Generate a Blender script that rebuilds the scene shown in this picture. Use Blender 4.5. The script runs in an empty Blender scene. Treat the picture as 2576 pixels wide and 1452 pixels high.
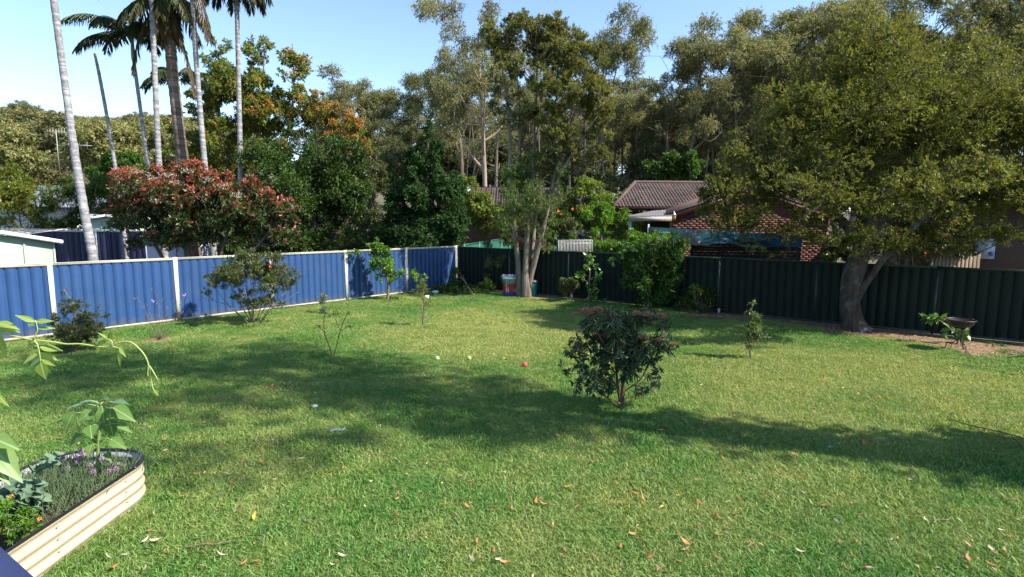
import bpy, math
import numpy as np
from mathutils import Matrix, Vector

# ------------------------------------------------------------------ camera
scene = bpy.context.scene
CAM_H, FPX, CX, CY = 2.6, 1380.0, 1288.0, 726.0          # measured on a 2576 x 1452 view of the photograph
ROT = (Matrix.Rotation(math.radians(90 - 7.0), 3, 'X') @ Matrix.Rotation(math.radians(0.35), 3, 'Z'))
cam_data = bpy.data.cameras.new('camera')
cam = bpy.data.objects.new('camera', cam_data)
scene.collection.objects.link(cam)
cam.matrix_world = Matrix.Translation((0, 0, CAM_H)) @ ROT.to_4x4()
cam_data.sensor_fit = 'HORIZONTAL'
cam_data.sensor_width = 36.0
cam_data.lens = FPX / 2576.0 * 36.0
cam_data.clip_start = 0.05
cam_data.clip_end = 3000
scene.camera = cam

# ------------------------------------------------------------------ light
SUN_EL, SUN_AZ = 44.0, 108.0        # azimuth clockwise from +Y
scene.view_settings.view_transform = 'Standard'
scene.view_settings.look = 'None'
scene.view_settings.gamma = 1.0
scene.view_settings.use_curve_mapping = False
scene.view_settings.exposure = 1.3
world = bpy.data.worlds.new('World'); scene.world = world; world.use_nodes = True
wn = world.node_tree
sky = wn.nodes.new('ShaderNodeTexSky'); sky.sky_type = 'NISHITA'; sky.sun_disc = False
sky.sun_elevation = math.radians(SUN_EL); sky.sun_rotation = math.radians(SUN_AZ)
sky.air_density = 0.9; sky.dust_density = 0.0; sky.ozone_density = 1.5
wn.links.new(sky.outputs[0], wn.nodes['Background'].inputs[0])
wn.nodes['Background'].inputs[1].default_value = 0.125
sl = bpy.data.lights.new('sun', 'SUN'); sl.energy = 4.6; sl.angle = math.radians(0.55); sl.color = (1.0, 0.93, 0.82)
sun = bpy.data.objects.new('sun', sl); scene.collection.objects.link(sun)
_e, _a = math.radians(SUN_EL), math.radians(SUN_AZ)
SUNV = Vector((math.cos(_e) * math.sin(_a), math.cos(_e) * math.cos(_a), math.sin(_e)))
sun.rotation_euler = SUNV.to_track_quat('Z', 'Y').to_euler()
sun.location = SUNV * 60
scene.cycles.max_bounces = 5
scene.cycles.diffuse_bounces = 2
scene.cycles.glossy_bounces = 2
scene.cycles.transmission_bounces = 4
scene.cycles.use_denoising = True
scene.cycles.use_light_tree = False
scene.cycles.use_adaptive_sampling = True

# ------------------------------------------------------------------ helpers
COL = scene.collection
RN = np.array(ROT)
rng = np.random.default_rng(11)

def ray(px, py):
    return RN @ np.array([(px - CX) / FPX, -(py - CY) / FPX, -1.0])
def G(px, py, z=0.0):
    d = ray(px, py); t = (z - CAM_H) / d[2]
    return np.array([0, 0, CAM_H]) + t * d
def A(px, py, Y):
    d = ray(px, py); return np.array([0, 0, CAM_H]) + Y / d[1] * d
def norm(v):
    v = np.asarray(v, float); return v / np.maximum(np.linalg.norm(v, axis=-1, keepdims=True), 1e-9)

def make_mesh(name, V, Fs, mat=None, lf=None, smooth=False):
    """V (n,3); Fs list of int arrays (m,k); lf per-vertex vector attribute"""
    V = np.asarray(V, np.float32)
    if isinstance(Fs, np.ndarray): Fs = [Fs]
    Fs = [np.asarray(f, np.int32) for f in Fs if len(f)]
    me = bpy.data.meshes.new(name)
    me.vertices.add(len(V)); me.vertices.foreach_set('co', V.ravel())
    loops = np.concatenate([f.ravel() for f in Fs])
    tot = np.concatenate([np.full(len(f), f.shape[1], np.int32) for f in Fs])
    start = np.concatenate([[0], np.cumsum(tot)[:-1]]).astype(np.int32)
    me.loops.add(len(loops)); me.loops.foreach_set('vertex_index', loops)
    me.polygons.add(len(tot)); me.polygons.foreach_set('loop_start', start); me.polygons.foreach_set('loop_total', tot)
    if smooth: me.polygons.foreach_set('use_smooth', np.ones(len(tot), bool))
    if lf is not None:
        a = me.attributes.new('lf', 'FLOAT_VECTOR', 'POINT'); a.data.foreach_set('vector', np.asarray(lf, np.float32).ravel())
    me.update(calc_edges=True)
    if mat: me.materials.append(mat)
    return me

ORG = {}
def tag(o, label=None, cat=None, group=None, kind=None):
    if label: o['label'] = label
    if cat: o['category'] = cat
    if group: o['group'] = group
    if kind: o['kind'] = kind
    return o
def empty(name, loc, label=None, cat=None, group=None):
    o = bpy.data.objects.new(name, None); COL.objects.link(o); o.location = loc
    o.empty_display_size = 0.1
    ORG[o] = np.array(loc, float)
    return tag(o, label, cat, group)
def obj(name, V, F, mat, parent=None, lf=None, smooth=False):
    """mesh given in world coordinates; re-based on the parent's origin"""
    V = np.asarray(V, float)
    if parent is not None: V = V - ORG[parent]
    o = bpy.data.objects.new(name, make_mesh(name, V, F, mat, lf, smooth)); COL.objects.link(o)
    if parent is not None:
        o.parent = parent; ORG[o] = ORG[parent]
    else: ORG[o] = np.zeros(3)
    return o
def inst(name, me, parent, M):
    """share mesh me; M = world matrix; parent's origin is unrotated"""
    o = bpy.data.objects.new(name, me); COL.objects.link(o)
    if parent is not None:
        o.parent = parent; M = Matrix.Translation(-Vector(ORG[parent])) @ M
    o.matrix_local = M
    return o
def copy_tree(src, parent=None):
    c = src.copy(); COL.objects.link(c); c.parent = parent
    for ch in src.children: copy_tree(ch, c)
    return c

class MB:
    def __init__(s): s.V, s.F, s.L, s.n = [], [], [], 0
    def add(s, VF, lf=None):
        V, F = VF[0], VF[1]
        if len(VF) > 2: lf = VF[2]
        V = np.asarray(V, float)
        if isinstance(F, np.ndarray): F = [F]
        for f in F:
            f = np.asarray(f, np.int64)
            if len(f): s.F.append(f + s.n)
        s.V.append(V); s.n += len(V)
        s.L.append(np.broadcast_to(np.zeros(3) if lf is None else lf, (len(V), 3)))
        return s
    def out(s, name, mat, parent=None, smooth=False, lf=False):
        by = {}
        for f in s.F: by.setdefault(f.shape[1], []).append(f)
        return obj(name, np.concatenate(s.V), [np.concatenate(v) for v in by.values()], mat, parent,
                   np.concatenate(s.L) if lf else None, smooth)

BOXF = np.array([[0,3,2,1],[4,5,6,7],[0,1,5,4],[1,2,6,5],[2,3,7,6],[3,0,4,7]])
def box(c, s, yaw=0.0, tilt=None):
    sx, sy, sz = np.array(s) / 2
    V = np.array([[-sx,-sy,-sz],[sx,-sy,-sz],[sx,sy,-sz],[-sx,sy,-sz],[-sx,-sy,sz],[sx,-sy,sz],[sx,sy,sz],[-sx,sy,sz]])
    if tilt is not None: V = V @ np.array(tilt).T
    if yaw:
        cy, sn = math.cos(yaw), math.sin(yaw); V = V @ np.array([[cy,-sn,0],[sn,cy,0],[0,0,1]]).T
    return V + np.array(c), BOXF
def beam(p0, p1, w, h, up=(0,0,1)):
    p0, p1 = np.array(p0, float), np.array(p1, float)
    d = norm(p1 - p0); s = norm(np.cross(d, up)); u = np.cross(s, d)
    V = np.array([p + s*a*w/2 + u*b*h/2 for p in (p0, p1) for a, b in ((-1,-1),(1,-1),(1,1),(-1,1))])
    return V, BOXF
def tube(pts, r, n=6, cap=True):
    P = np.asarray(pts, float); m = len(P); r = np.broadcast_to(r, (m,))
    T = np.gradient(P, axis=0); T = norm(T)
    ref = np.array([0.31, 0.95, 0.05]) if abs(T[0][2]) > .8 else np.array([0, 0, 1.0])
    s = norm(np.cross(T, ref)); u = np.cross(s, T)
    a = np.arange(n) / n * 2 * np.pi
    V = P[:,None,:] + r[:,None,None] * (np.cos(a)[None,:,None]*s[:,None,:] + np.sin(a)[None,:,None]*u[:,None,:])
    V = V.reshape(-1, 3)
    i = np.arange(m-1)[:,None]*n; j = np.arange(n)[None,:]; k = (j+1) % n
    F = np.stack([i+j, i+k, i+n+k, i+n+j], -1).reshape(-1, 4)
    if cap:
        return V, [F, np.arange(n)[::-1][None,:], (np.arange(n)+(m-1)*n)[None,:]]
    return V, [F]
def spline(pts, n):
    """Catmull-Rom through pts (rows may carry extra columns)"""
    P = np.asarray(pts, float); m = len(P)
    if m < 3:
        t = np.linspace(0, 1, n)[:,None]; return P[0]*(1-t) + P[-1]*t
    Q = np.vstack([2*P[0]-P[1], P, 2*P[-1]-P[-2]])
    t = np.linspace(0, m-1-1e-6, n); i = t.astype(int); f = (t-i)[:,None]
    a, b, c, d = Q[i], Q[i+1], Q[i+2], Q[i+3]
    return .5*((2*b)+(-a+c)*f+(2*a-5*b+4*c-d)*f**2+(-a+3*b-3*c+d)*f**3)
def lathe(prof, n, c=(0,0,0), closed=True):
    """prof [(r,z)...]"""
    P = np.asarray(prof, float); a = np.arange(n)/n*2*np.pi
    V = np.stack([P[:,0,None]*np.cos(a), P[:,0,None]*np.sin(a), np.repeat(P[:,1,None], n, 1)], -1).reshape(-1, 3) + np.array(c)
    i = np.arange(len(P)-1)[:,None]*n; j = np.arange(n)[None,:]; k = (j+1) % n
    F = [np.stack([i+j, i+k, i+n+k, i+n+j], -1).reshape(-1, 4)]
    if closed: F += [np.arange(n)[::-1][None,:], (np.arange(n)+(len(P)-1)*n)[None,:]]
    return V, F
def sheet(Pg):
    """grid of points (a,b,3) -> quads"""
    a, b = Pg.shape[:2]
    i = np.arange(a-1)[:,None]*b; j = np.arange(b-1)[None,:]
    return Pg.reshape(-1, 3), np.stack([i+j, i+j+1, i+b+j+1, i+b+j], -1).reshape(-1, 4)
def extrude(poly, dz):
    """flat polygon (n,3) thickened by vector dz"""
    P = np.asarray(poly, float); n = len(P); V = np.vstack([P, P + np.array(dz)])
    j = np.arange(n); k = (j+1) % n
    return V, [np.stack([j, k, k+n, j+n], -1), j[::-1][None,:], (j+n)[None,:]]

# ------------------------------------------------------------------ materials
def nodes(name):
    m = bpy.data.materials.new(name); m.use_nodes = True
    nt = m.node_tree; b = nt.nodes['Principled BSDF']
    return m, nt, b
def N(nt, t, **kw):
    n = nt.nodes.new(t)
    for k, v in kw.items(): setattr(n, k, v)
    return n
def ramp(nt, fac, stops):
    r = N(nt, 'ShaderNodeValToRGB'); e = r.color_ramp.elements
    while len(e) < len(stops): e.new(.5)
    for i, (p, c) in enumerate(stops): e[i].position = p; e[i].color = (*c, 1)
    nt.links.new(fac, r.inputs[0]); return r.outputs[0]
def mixc(nt, fac, a, b, mode='MIX'):
    n = N(nt, 'ShaderNodeMix', data_type='RGBA', blend_type=mode)
    for s, v in ((n.inputs[0], fac), (n.inputs[6], a), (n.inputs[7], b)):
        if hasattr(v, 'links'): nt.links.new(v, s)
        elif isinstance(v, (int, float)): s.default_value = v
        else: s.default_value = (*v, 1)
    return n.outputs[2]
def noise(nt, scale, detail=3, vec=None, rough=.55, coord='Object', dist=0.0):
    n = N(nt, 'ShaderNodeTexNoise'); n.inputs['Scale'].default_value = scale
    n.inputs['Detail'].default_value = detail; n.inputs['Roughness'].default_value = rough
    n.inputs['Distortion'].default_value = dist
    if vec is None:
        tc = N(nt, 'ShaderNodeTexCoord'); vec = tc.outputs[coord]
    nt.links.new(vec, n.inputs['Vector']); return n.outputs['Fac']
def bump(nt, h, b, strength=.3, dist=.02):
    n = N(nt, 'ShaderNodeBump'); n.inputs['Strength'].default_value = strength; n.inputs['Distance'].default_value = dist
    nt.links.new(h, n.inputs['Height']); nt.links.new(n.outputs[0], b.inputs['Normal'])
def wpos(nt):
    return N(nt, 'ShaderNodeNewGeometry').outputs['Position']
def paint(name, c, rough=.45, var=.12, scale=6, dirt=None, metal=0.0, spec=.5, bmp=0.0, splash=None):
    """coat of colour with slight mottling and grime"""
    m, nt, b = nodes(name); c = np.array(c)
    f = noise(nt, scale, 4)
    col = ramp(nt, f, [(.3, c*(1-var)), (.7, np.minimum(c*(1+var), 1))])
    if dirt is not None:
        d = ramp(nt, noise(nt, scale*.37, 6, rough=.7), [(.52, (0,0,0)), (.74, (.6,.6,.6))])
        col = mixc(nt, d, col, dirt)
    if splash is not None:      # mud splash and streaks near the ground
        tc = N(nt, 'ShaderNodeTexCoord'); sp = N(nt, 'ShaderNodeSeparateXYZ'); nt.links.new(tc.outputs['Object'], sp.inputs[0])
        mr = N(nt, 'ShaderNodeMapRange'); mr.inputs[1].default_value = splash[1]; mr.inputs[2].default_value = .0; mr.inputs[4].default_value = .55; nt.links.new(sp.outputs[2], mr.inputs[0])
        ad = N(nt, 'ShaderNodeMath', operation='ADD'); nt.links.new(mr.outputs[0], ad.inputs[0]); nt.links.new(noise(nt, 7, 6, rough=.75), ad.inputs[1])
        col = mixc(nt, ramp(nt, ad.outputs[0], [(.66, (0,0,0)), (1.0, (.75,.75,.75))]), col, splash[0])
    nt.links.new(col, b.inputs['Base Color'])
    b.inputs['Roughness'].default_value = rough; b.inputs['Metallic'].default_value = metal
    b.inputs['Specular IOR Level'].default_value = spec
    if bmp: bump(nt, noise(nt, scale*8, 3), b, bmp, .01)
    return m
def leafmat(name, c1, c2, tip=None, rough=.45, trans=.3, spec=.35, cv=.35, tcol=None):
    m, nt, b = nodes(name)
    at = N(nt, 'ShaderNodeAttribute', attribute_name='lf'); sp = N(nt, 'ShaderNodeSeparateXYZ')
    nt.links.new(at.outputs['Vector'], sp.inputs[0])
    col = mixc(nt, sp.outputs[0], c1, c2)
    mm = N(nt, 'ShaderNodeMapRange'); mm.inputs[3].default_value = 1-cv; mm.inputs[4].default_value = 1+cv
    nt.links.new(sp.outputs[1], mm.inputs[0])
    col = mixc(nt, 1.0, col, mm.outputs[0], 'MULTIPLY')
    if tip is not None: col = mixc(nt, sp.outputs[2], col, tip)
    nt.links.new(col, b.inputs['Base Color'])
    b.inputs['Roughness'].default_value = rough; b.inputs['Specular IOR Level'].default_value = spec
    tr = N(nt, 'ShaderNodeBsdfTranslucent'); ms = N(nt, 'ShaderNodeMixShader'); ms.inputs[0].default_value = trans
    tc = mixc(nt, 1.0, col, (1.25, 1.2, .55), 'MULTIPLY')
    nt.links.new(tc, tr.inputs[0]); nt.links.new(b.outputs[0], ms.inputs[1]); nt.links.new(tr.outputs[0], ms.inputs[2])
    nt.links.new(ms.outputs[0], nt.nodes['Material Output'].inputs[0])
    return m
def barkmat(name, c1, c2, scale=6, stretch=.18, bmp=.6, c3=None):
    m, nt, b = nodes(name)
    tc = N(nt, 'ShaderNodeTexCoord'); mp = N(nt, 'ShaderNodeMapping'); mp.inputs['Scale'].default_value = (1, 1, stretch)
    nt.links.new(tc.outputs['Object'], mp.inputs[0])
    f = noise(nt, scale, 5, mp.outputs[0], .65)
    col = ramp(nt, f, [(.32, c1), (.66, c2)])
    if c3 is not None:
        g = ramp(nt, noise(nt, 3.1, 3), [(.55, (0,0,0)), (.68, (1,1,1))]); col = mixc(nt, g, col, c3)
    nt.links.new(col, b.inputs['Base Color']); b.inputs['Roughness'].default_value = .9; b.inputs['Specular IOR Level'].default_value = .2
    bump(nt, noise(nt, scale*2.2, 4, mp.outputs[0]), b, bmp, .03)
    return m
# ------------------------------------------------------------------ shared materials
M = {}
M['blue'] = paint('blue_sheet', (.022, .064, .175), .5, .08, 2.5, dirt=(.04, .078, .155), spec=.35, splash=((.085, .085, .085), .35))
M['cream'] = paint('cream_metal', (.58, .54, .45), .45, .05, 4, dirt=(.40, .35, .28), splash=((.25, .21, .15), .35))
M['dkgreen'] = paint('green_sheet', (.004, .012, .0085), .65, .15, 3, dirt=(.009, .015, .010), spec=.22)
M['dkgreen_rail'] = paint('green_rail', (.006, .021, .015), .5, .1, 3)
M['teal'] = paint('teal_sheet', (.022, .125, .088), .5, .08, 3)
M['navy'] = paint('navy_sheet', (.009, .014, .045), .6, .1, 3, spec=.3)  # navy darkened so the colour carries the tree shade
M['grey_metal'] = paint('grey_metal', (.42, .42, .44), .45, .08, 5, metal=.2)
M['white'] = paint('white_paint', (.62, .62, .60), .5, .04, 5, dirt=(.42, .40, .35))
M['palegreen'] = paint('pale_green_sheet', (.27, .34, .27), .5, .05, 4, dirt=(.22, .26, .20))
M['paleblue'] = paint('pale_blue_sheet', (.26, .30, .40), .5, .05, 4)
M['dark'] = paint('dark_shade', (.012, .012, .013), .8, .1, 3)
M['barge'] = paint('maroon_timber', (.10, .030, .020), .5, .15, 6)
M['black'] = paint('black_metal', (.012, .012, .014), .45, .1, 8)
M['steel'] = paint('galvanised_steel', (.45, .46, .48), .4, .1, 8, metal=.6)
M['wood'] = barkmat('grey_timber', (.10, .075, .05), (.22, .17, .12), 9, .15)
M['greypipe'] = paint('grey_pipe', (.35, .36, .38), .5, .08, 5)

# ------------------------------------------------------------------ terrain
def sstep(a, b, x):
    t = np.clip((x-a)/(b-a), 0, 1); return t*t*(3-2*t)
def ground_z(x, y):
    x = np.asarray(x, float); y = np.asarray(y, float)
    r = np.hypot(x, y)
    hill = 13*sstep(55, 135, y)*sstep(10, -60, x) + 4*sstep(45, 130, y) + 6*sstep(150, 400, r)
    return hill - .02
def axis(*seg):
    return np.unique(np.concatenate([np.linspace(a, b, n) for a, b, n in seg]))
gx = axis((-900, -120, 14), (-120, -40, 17), (-40, 40, 33), (40, 120, 17), (120, 900, 14))
gy = axis((-300, -20, 8), (-20, 40, 25), (40, 200, 41), (200, 1200, 14))
X, Y = np.meshgrid(gx, gy, indexing='ij')
m, nt, b = nodes('yard_earth')
wp = wpos(nt)
f1 = noise(nt, .35, 5, wp); f2 = noise(nt, 6, 5, wp, .7)
c = mixc(nt, ramp(nt, f1, [(.4, (0,0,0)), (.62, (1,1,1))]), (.05, .065, .022), (.085, .060, .035))
c = mixc(nt, f2, c, (.10, .085, .05)); nt.links.new(c, b.inputs['Base Color']); b.inputs['Roughness'].default_value = .95
bump(nt, noise(nt, 14, 4, wp), b, .6, .04)
V, F = sheet(np.stack([X, Y, ground_z(X, Y)], -1))
o = obj('ground', V, F, m, smooth=True); tag(o, 'rough grass and forest floor beyond the garden fences', 'ground', kind='structure')

# lawn inside the fences
CORNER = np.array([-2.2, 21.5, 0.0])
BLUE_D = norm(np.array([-10.15, 12.0, 0]) - CORNER)       # away from the corner
GREEN_D = norm(np.array([11.0, 12.05, 0]) - CORNER)
BAY = 2.478
def lawn_in(x, y, m=0.0):
    """inside both fences by margin m"""
    p = np.stack([np.asarray(x)-CORNER[0], np.asarray(y)-CORNER[1]], -1)
    nb = np.array([-BLUE_D[1], BLUE_D[0]]); nb = nb if nb @ (-CORNER[:2]+[0, 5]) > 0 else -nb
    ng = np.array([-GREEN_D[1], GREEN_D[0]]); ng = ng if ng @ (-CORNER[:2]+[0, 5]) > 0 else -ng
    return (p @ nb > m) & (p @ ng > m)
# bark-litter strip along the green fence, as pixel outline on the ground
MULCH = [[G(*p)[:2] for p in poly] for poly in (
    [(1700, 792), (1790, 800), (1880, 808), (2000, 820), (2120, 842), (2250, 850), (2330, 868), (2390, 893), (2480, 900), (2620, 905), (2640, 872), (2400, 850), (2150, 815), (2000, 800), (1890, 790), (1790, 780), (1700, 774)],
    [(1375, 757), (1420, 752), (1405, 738), (1360, 732), (1310, 737), (1300, 745), (1330, 752)],
    [(1330, 1024), (1430, 1010), (1470, 1018)][:0])] 
MULCH = [np.array(p) for p in MULCH if len(p)]
def in_poly(x, y, P):
    x = np.asarray(x); y = np.asarray(y); c = np.zeros(x.shape, bool); j = len(P)-1
    for i in range(len(P)):
        xi, yi, xj, yj = *P[i], *P[j]
        c ^= ((yi > y) != (yj > y)) & (x < (xj-xi)*(y-yi)/(yj-yi+1e-12)+xi); j = i
    return c
def worn(nt, wp):
    """drier, worn parts of the lawn: broad noise plus two trodden areas"""
    f = noise(nt, .45, 5, wp, .65)
    for (cx_, cy_), r_, amt in (((-.3, 12.6), 4.2, .26), ((5.6, 8.4), 3.8, .24), ((1.0, 4.6), 1.6, .12)):
        sub = N(nt, 'ShaderNodeVectorMath', operation='DISTANCE'); nt.links.new(wp, sub.inputs[0]); sub.inputs[1].default_value = (cx_, cy_, 0)
        mr_ = N(nt, 'ShaderNodeMapRange', interpolation_type='SMOOTHSTEP'); mr_.inputs[1].default_value = r_; mr_.inputs[2].default_value = 0; mr_.inputs[4].default_value = amt
        nt.links.new(sub.outputs['Value'], mr_.inputs[0]); ad = N(nt, 'ShaderNodeMath', operation='ADD'); nt.links.new(f, ad.inputs[0]); nt.links.new(mr_.outputs[0], ad.inputs[1]); f = ad.outputs[0]
    return f
m, nt, b = nodes('lawn_thatch')
wp = wpos(nt)
dry = worn(nt, wp); fine = noise(nt, 30, 5, wp, .75)
c = mixc(nt, ramp(nt, dry, [(.42, (0,0,0)), (.66, (1,1,1))]), (.085, .15, .027), (.24, .245, .07))
c = mixc(nt, fine, mixc(nt, 1.0, c, (.45, .5, .4), 'MULTIPLY'), c)
nt.links.new(c, b.inputs['Base Color']); b.inputs['Roughness'].default_value = .95; b.inputs['Specular IOR Level'].default_value = .1
bump(nt, noise(nt, 60, 4, wp), b, .8, .03)
P0, P1 = CORNER + BLUE_D*BAY*8.6, CORNER + GREEN_D*BAY*9
out = np.array([CORNER, P0, [P0[0], -6, 0], [P1[0], -6, 0], P1]); out[:, 2] = .004
o = obj('lawn', out, [np.arange(5)[None, :]], m); tag(o, 'sunlit mown lawn between the blue and green fences', 'lawn', kind='structure')
m, nt, b = nodes('bark_litter')
wp = wpos(nt)
f = noise(nt, 22, 6, wp, .75, dist=1.5); c = ramp(nt, f, [(.3, (.045, .028, .017)), (.5, (.20, .125, .07)), (.72, (.40, .28, .17))])
nt.links.new(c, b.inputs['Base Color']); b.inputs['Roughness'].default_value = .95
bump(nt, f, b, .9, .03)
M['litter'] = m
for i, P in enumerate(MULCH):
    n = len(P)*6; t = np.linspace(0, len(P), n, endpoint=False); k = t.astype(int)
    Q = P[k]*(1-(t-k))[:, None] + P[(k+1) % len(P)]*(t-k)[:, None] + rng.normal(0, .05, (n, 2))
    o = obj('bark_mulch', np.column_stack([Q, np.full(n, .010+.002*i)]), [np.arange(n)[None, :]], m)
    tag(o, ['brown leaf litter strip along the green fence under the big tree', 'patch of bark mulch at the foot of the paperbark'][i], 'mulch', kind='structure')

# ------------------------------------------------------------------ fences
def fence(name, label, start, d, nb, h, ms, mp, bay=BAY, sheets=3, ribs=4, z0=0.0, postw=.085, railh=.06, side=1, skip_post=(), bottom=True, cat='fence', flange=True):
    d = norm(d); nrm = np.array([-d[1], d[0], 0])*side            # nrm: the yard side
    t = empty(name, start, label, cat)
    yaw = math.atan2(d[1], d[0])
    for i in range(nb+1):
        if i in skip_post: continue
        p = start + d*bay*i
        mb = MB(); hh = h + .012
        mb.add(box(p + [0, 0, z0+hh/2-.1], (postw, .060 if flange else .024, hh+.2), yaw))
        for s in (-1, 1) if flange else ():          # folded flanges of the C-section
            mb.add(box(p + d*s*(postw*.5-.008) + nrm*.034 + [0, 0, z0+hh/2], (.016, .010, hh-.004), yaw))
        mb.out('post', mp, t)
    for i in range(nb):
        a, c = start + d*(bay*i+postw/2), start + d*(bay*(i+1)-postw/2)
        mb = MB(); mb.add(beam(a+[0,0,z0+h-railh/2], c+[0,0,z0+h-railh/2], .050, railh))
        mb.add(beam(a+nrm*.029+[0,0,z0+h-.008], c+nrm*.029+[0,0,z0+h-.008], .010, .014))
        mb.out('top_rail', mp, t)
        if bottom:
            mb = MB(); mb.add(beam(a+[0,0,z0+.045], c+[0,0,z0+.045], .046, .05)); mb.out('bottom_rail', mp, t)
        L = np.linalg.norm(c-a); w = L/sheets
        for k in range(sheets):
            u = [0.0]; e = [0.0]; pit = w/ribs
            for r in range(ribs):
                q = pit*(r+.5)
                u += [q-.021, q-.013, q+.013, q+.021]; e += [0, -.030, -.030, 0]
                if r < ribs-1: u += [q+pit*.5-.006, q+pit*.5, q+pit*.5+.006]; e += [0, .0015, 0]
            u.append(w+.012); e.append(0); u = np.array(u); e = np.array(e) + .006 + .003*(k % 2)
            base = a + d*(w*k)
            row = lambda z: base + d*u[:, None] + nrm*e[:, None] + np.array([0, 0, z0+z])
            zs = np.array([.03, h*.5, h-railh+.02])
            obj('infill_sheet', *sheet(np.stack([row(z) for z in zs])), ms, t)
    return t
fence('blue_fence', 'bright blue steel sheet fence with cream posts and rails along the left', CORNER, BLUE_D, 8, 1.63, M['blue'], M['cream'], side=1)
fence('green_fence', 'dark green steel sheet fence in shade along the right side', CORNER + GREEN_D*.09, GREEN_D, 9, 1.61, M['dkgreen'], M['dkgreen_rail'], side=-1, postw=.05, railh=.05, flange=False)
a = A(60, 640, 21.5)*[1, 1, 0]; fence('navy_fence', 'shaded navy blue fence with grey posts across the neighbouring yard', a, np.array([1, .06, 0]), 4, 2.14, M['navy'], M['grey_metal'], bay=2.75, side=-1)
fence('teal_fence', 'sunlit teal green fence running back behind the paperbark trunks', np.array([-1.95, 22.2, 0.]), np.array([1.85, 10.8, 0]), 4, 1.66, M['teal'], M['teal'], bay=2.7, side=-1)
a = A(1395, 640, 30)*[1, 1, 0]; fence('teal_fence', 'short teal fence panel seen under the rotary clothes line', a, np.array([1, 0.2, 0]), 1, 1.95, M['teal'], M['teal'], bay=1.6, side=-1, sheets=2)

# ------------------------------------------------------------------ tiled houses
def tile_mesh(w=.30, l=.30):
    xs = np.linspace(0, w, 13); prof = .022*np.cos(xs/w*4*np.pi)
    rows = []
    for yy, dz in ((0, -.016), (0, .018), (l, .004)):
        rows.append(np.column_stack([xs, np.full(13, yy), prof + dz]))
    return sheet(np.array(rows))
m, nt, b = nodes('roof_tile')
oi = N(nt, 'ShaderNodeObjectInfo'); f = noise(nt, 9, 4, coord='Object'); g = noise(nt, .9, 3, wpos(nt))
c = ramp(nt, oi.outputs['Random'], [(0, (.050, .032, .028)), (.5, (.080, .044, .034)), (.85, (.105, .052, .036)), (1, (.15, .066, .04))])
c = mixc(nt, f, mixc(nt, 1.0, c, (.6, .6, .62), 'MULTIPLY'), c); c = mixc(nt, ramp(nt, g, [(.45, (0,0,0)), (.7, (.6,.6,.6))]), c, (.09, .082, .075))
nt.links.new(c, b.inputs['Base Color']); b.inputs['Roughness'].default_value = .75
M['tile'] = m
TV, TF = tile_mesh(); TILE = make_mesh('roof_tile', TV, TF, m, smooth=False)
def tiled_plane(parent, e0, e1, r0, r1, maxn=300, w=.30, l=.27):
    """tiles from eave e0-e1 to ridge r0-r1; clipped by the hips"""
    e0, e1, r0, r1 = (np.array(p, float) for p in (e0, e1, r0, r1))
    ax = norm(e1-e0); up0 = r0 - e0; up = up0 - ax*(up0 @ ax); Ls = np.linalg.norm(up); up = up/Ls; nn = np.cross(ax, up)
    lim0 = (r0-e0) @ ax; L = np.linalg.norm(e1-e0); lim1 = (r1-e0) @ ax
    rows = int(Ls/l); spots = []
    for r in range(rows):
        s = r*l; lo = lim0*s/Ls; hi = L + (lim1-L)*s/Ls
        k = np.arange(math.floor(lo/w), math.ceil(hi/w))
        for q in k:
            off = .0
            if q*w + w*.5 >= lo and q*w + w*.5 <= hi: spots.append((q*w, s))
    spots.sort(key=lambda q: q[0])
    R3 = Matrix(((ax[0], up[0], nn[0]), (ax[1], up[1], nn[1]), (ax[2], up[2], nn[2]))).to_4x4()
    rest = MB()
    for i, (q, s) in enumerate(spots):
        p = e0 + ax*q + up*s + nn*(.022 + rng.normal(0, .003))
        if i < maxn: inst('roof_tile', TILE, parent, Matrix.Translation(p) @ R3)
        else: rest.add((TV @ np.array([ax, up, nn]) + p, TF))
    if rest.n: tag(rest.out('roof_tiles', M['tile'], parent), kind='stuff')
    return rows
m, nt, b = nodes('brick_red')
oi = N(nt, 'ShaderNodeObjectInfo'); f = noise(nt, 18, 4)
c = ramp(nt, oi.outputs['Random'], [(0, (.045, .020, .017)), (.3, (.10, .034, .024)), (.8, (.135, .046, .030)), (1, (.18, .066, .042))])
c = mixc(nt, f, mixc(nt, 1.0, c, (.55, .5, .5), 'MULTIPLY'), c); nt.links.new(c, b.inputs['Base Color']); b.inputs['Roughness'].default_value = .85
bump(nt, f, b, .4, .01); M['brick'] = m
M['mortar'] = paint('mortar', (.15, .12, .105), .9, .15, 20, bmp=.4)
BV, BF = box((0, 0, 0), (.230, .09, .076))
BRICK = make_mesh('brick', BV, BF, M['brick'])
HALF = make_mesh('half_brick', *box((0, 0, 0), (.110, .09, .076)), M['brick'])

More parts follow.
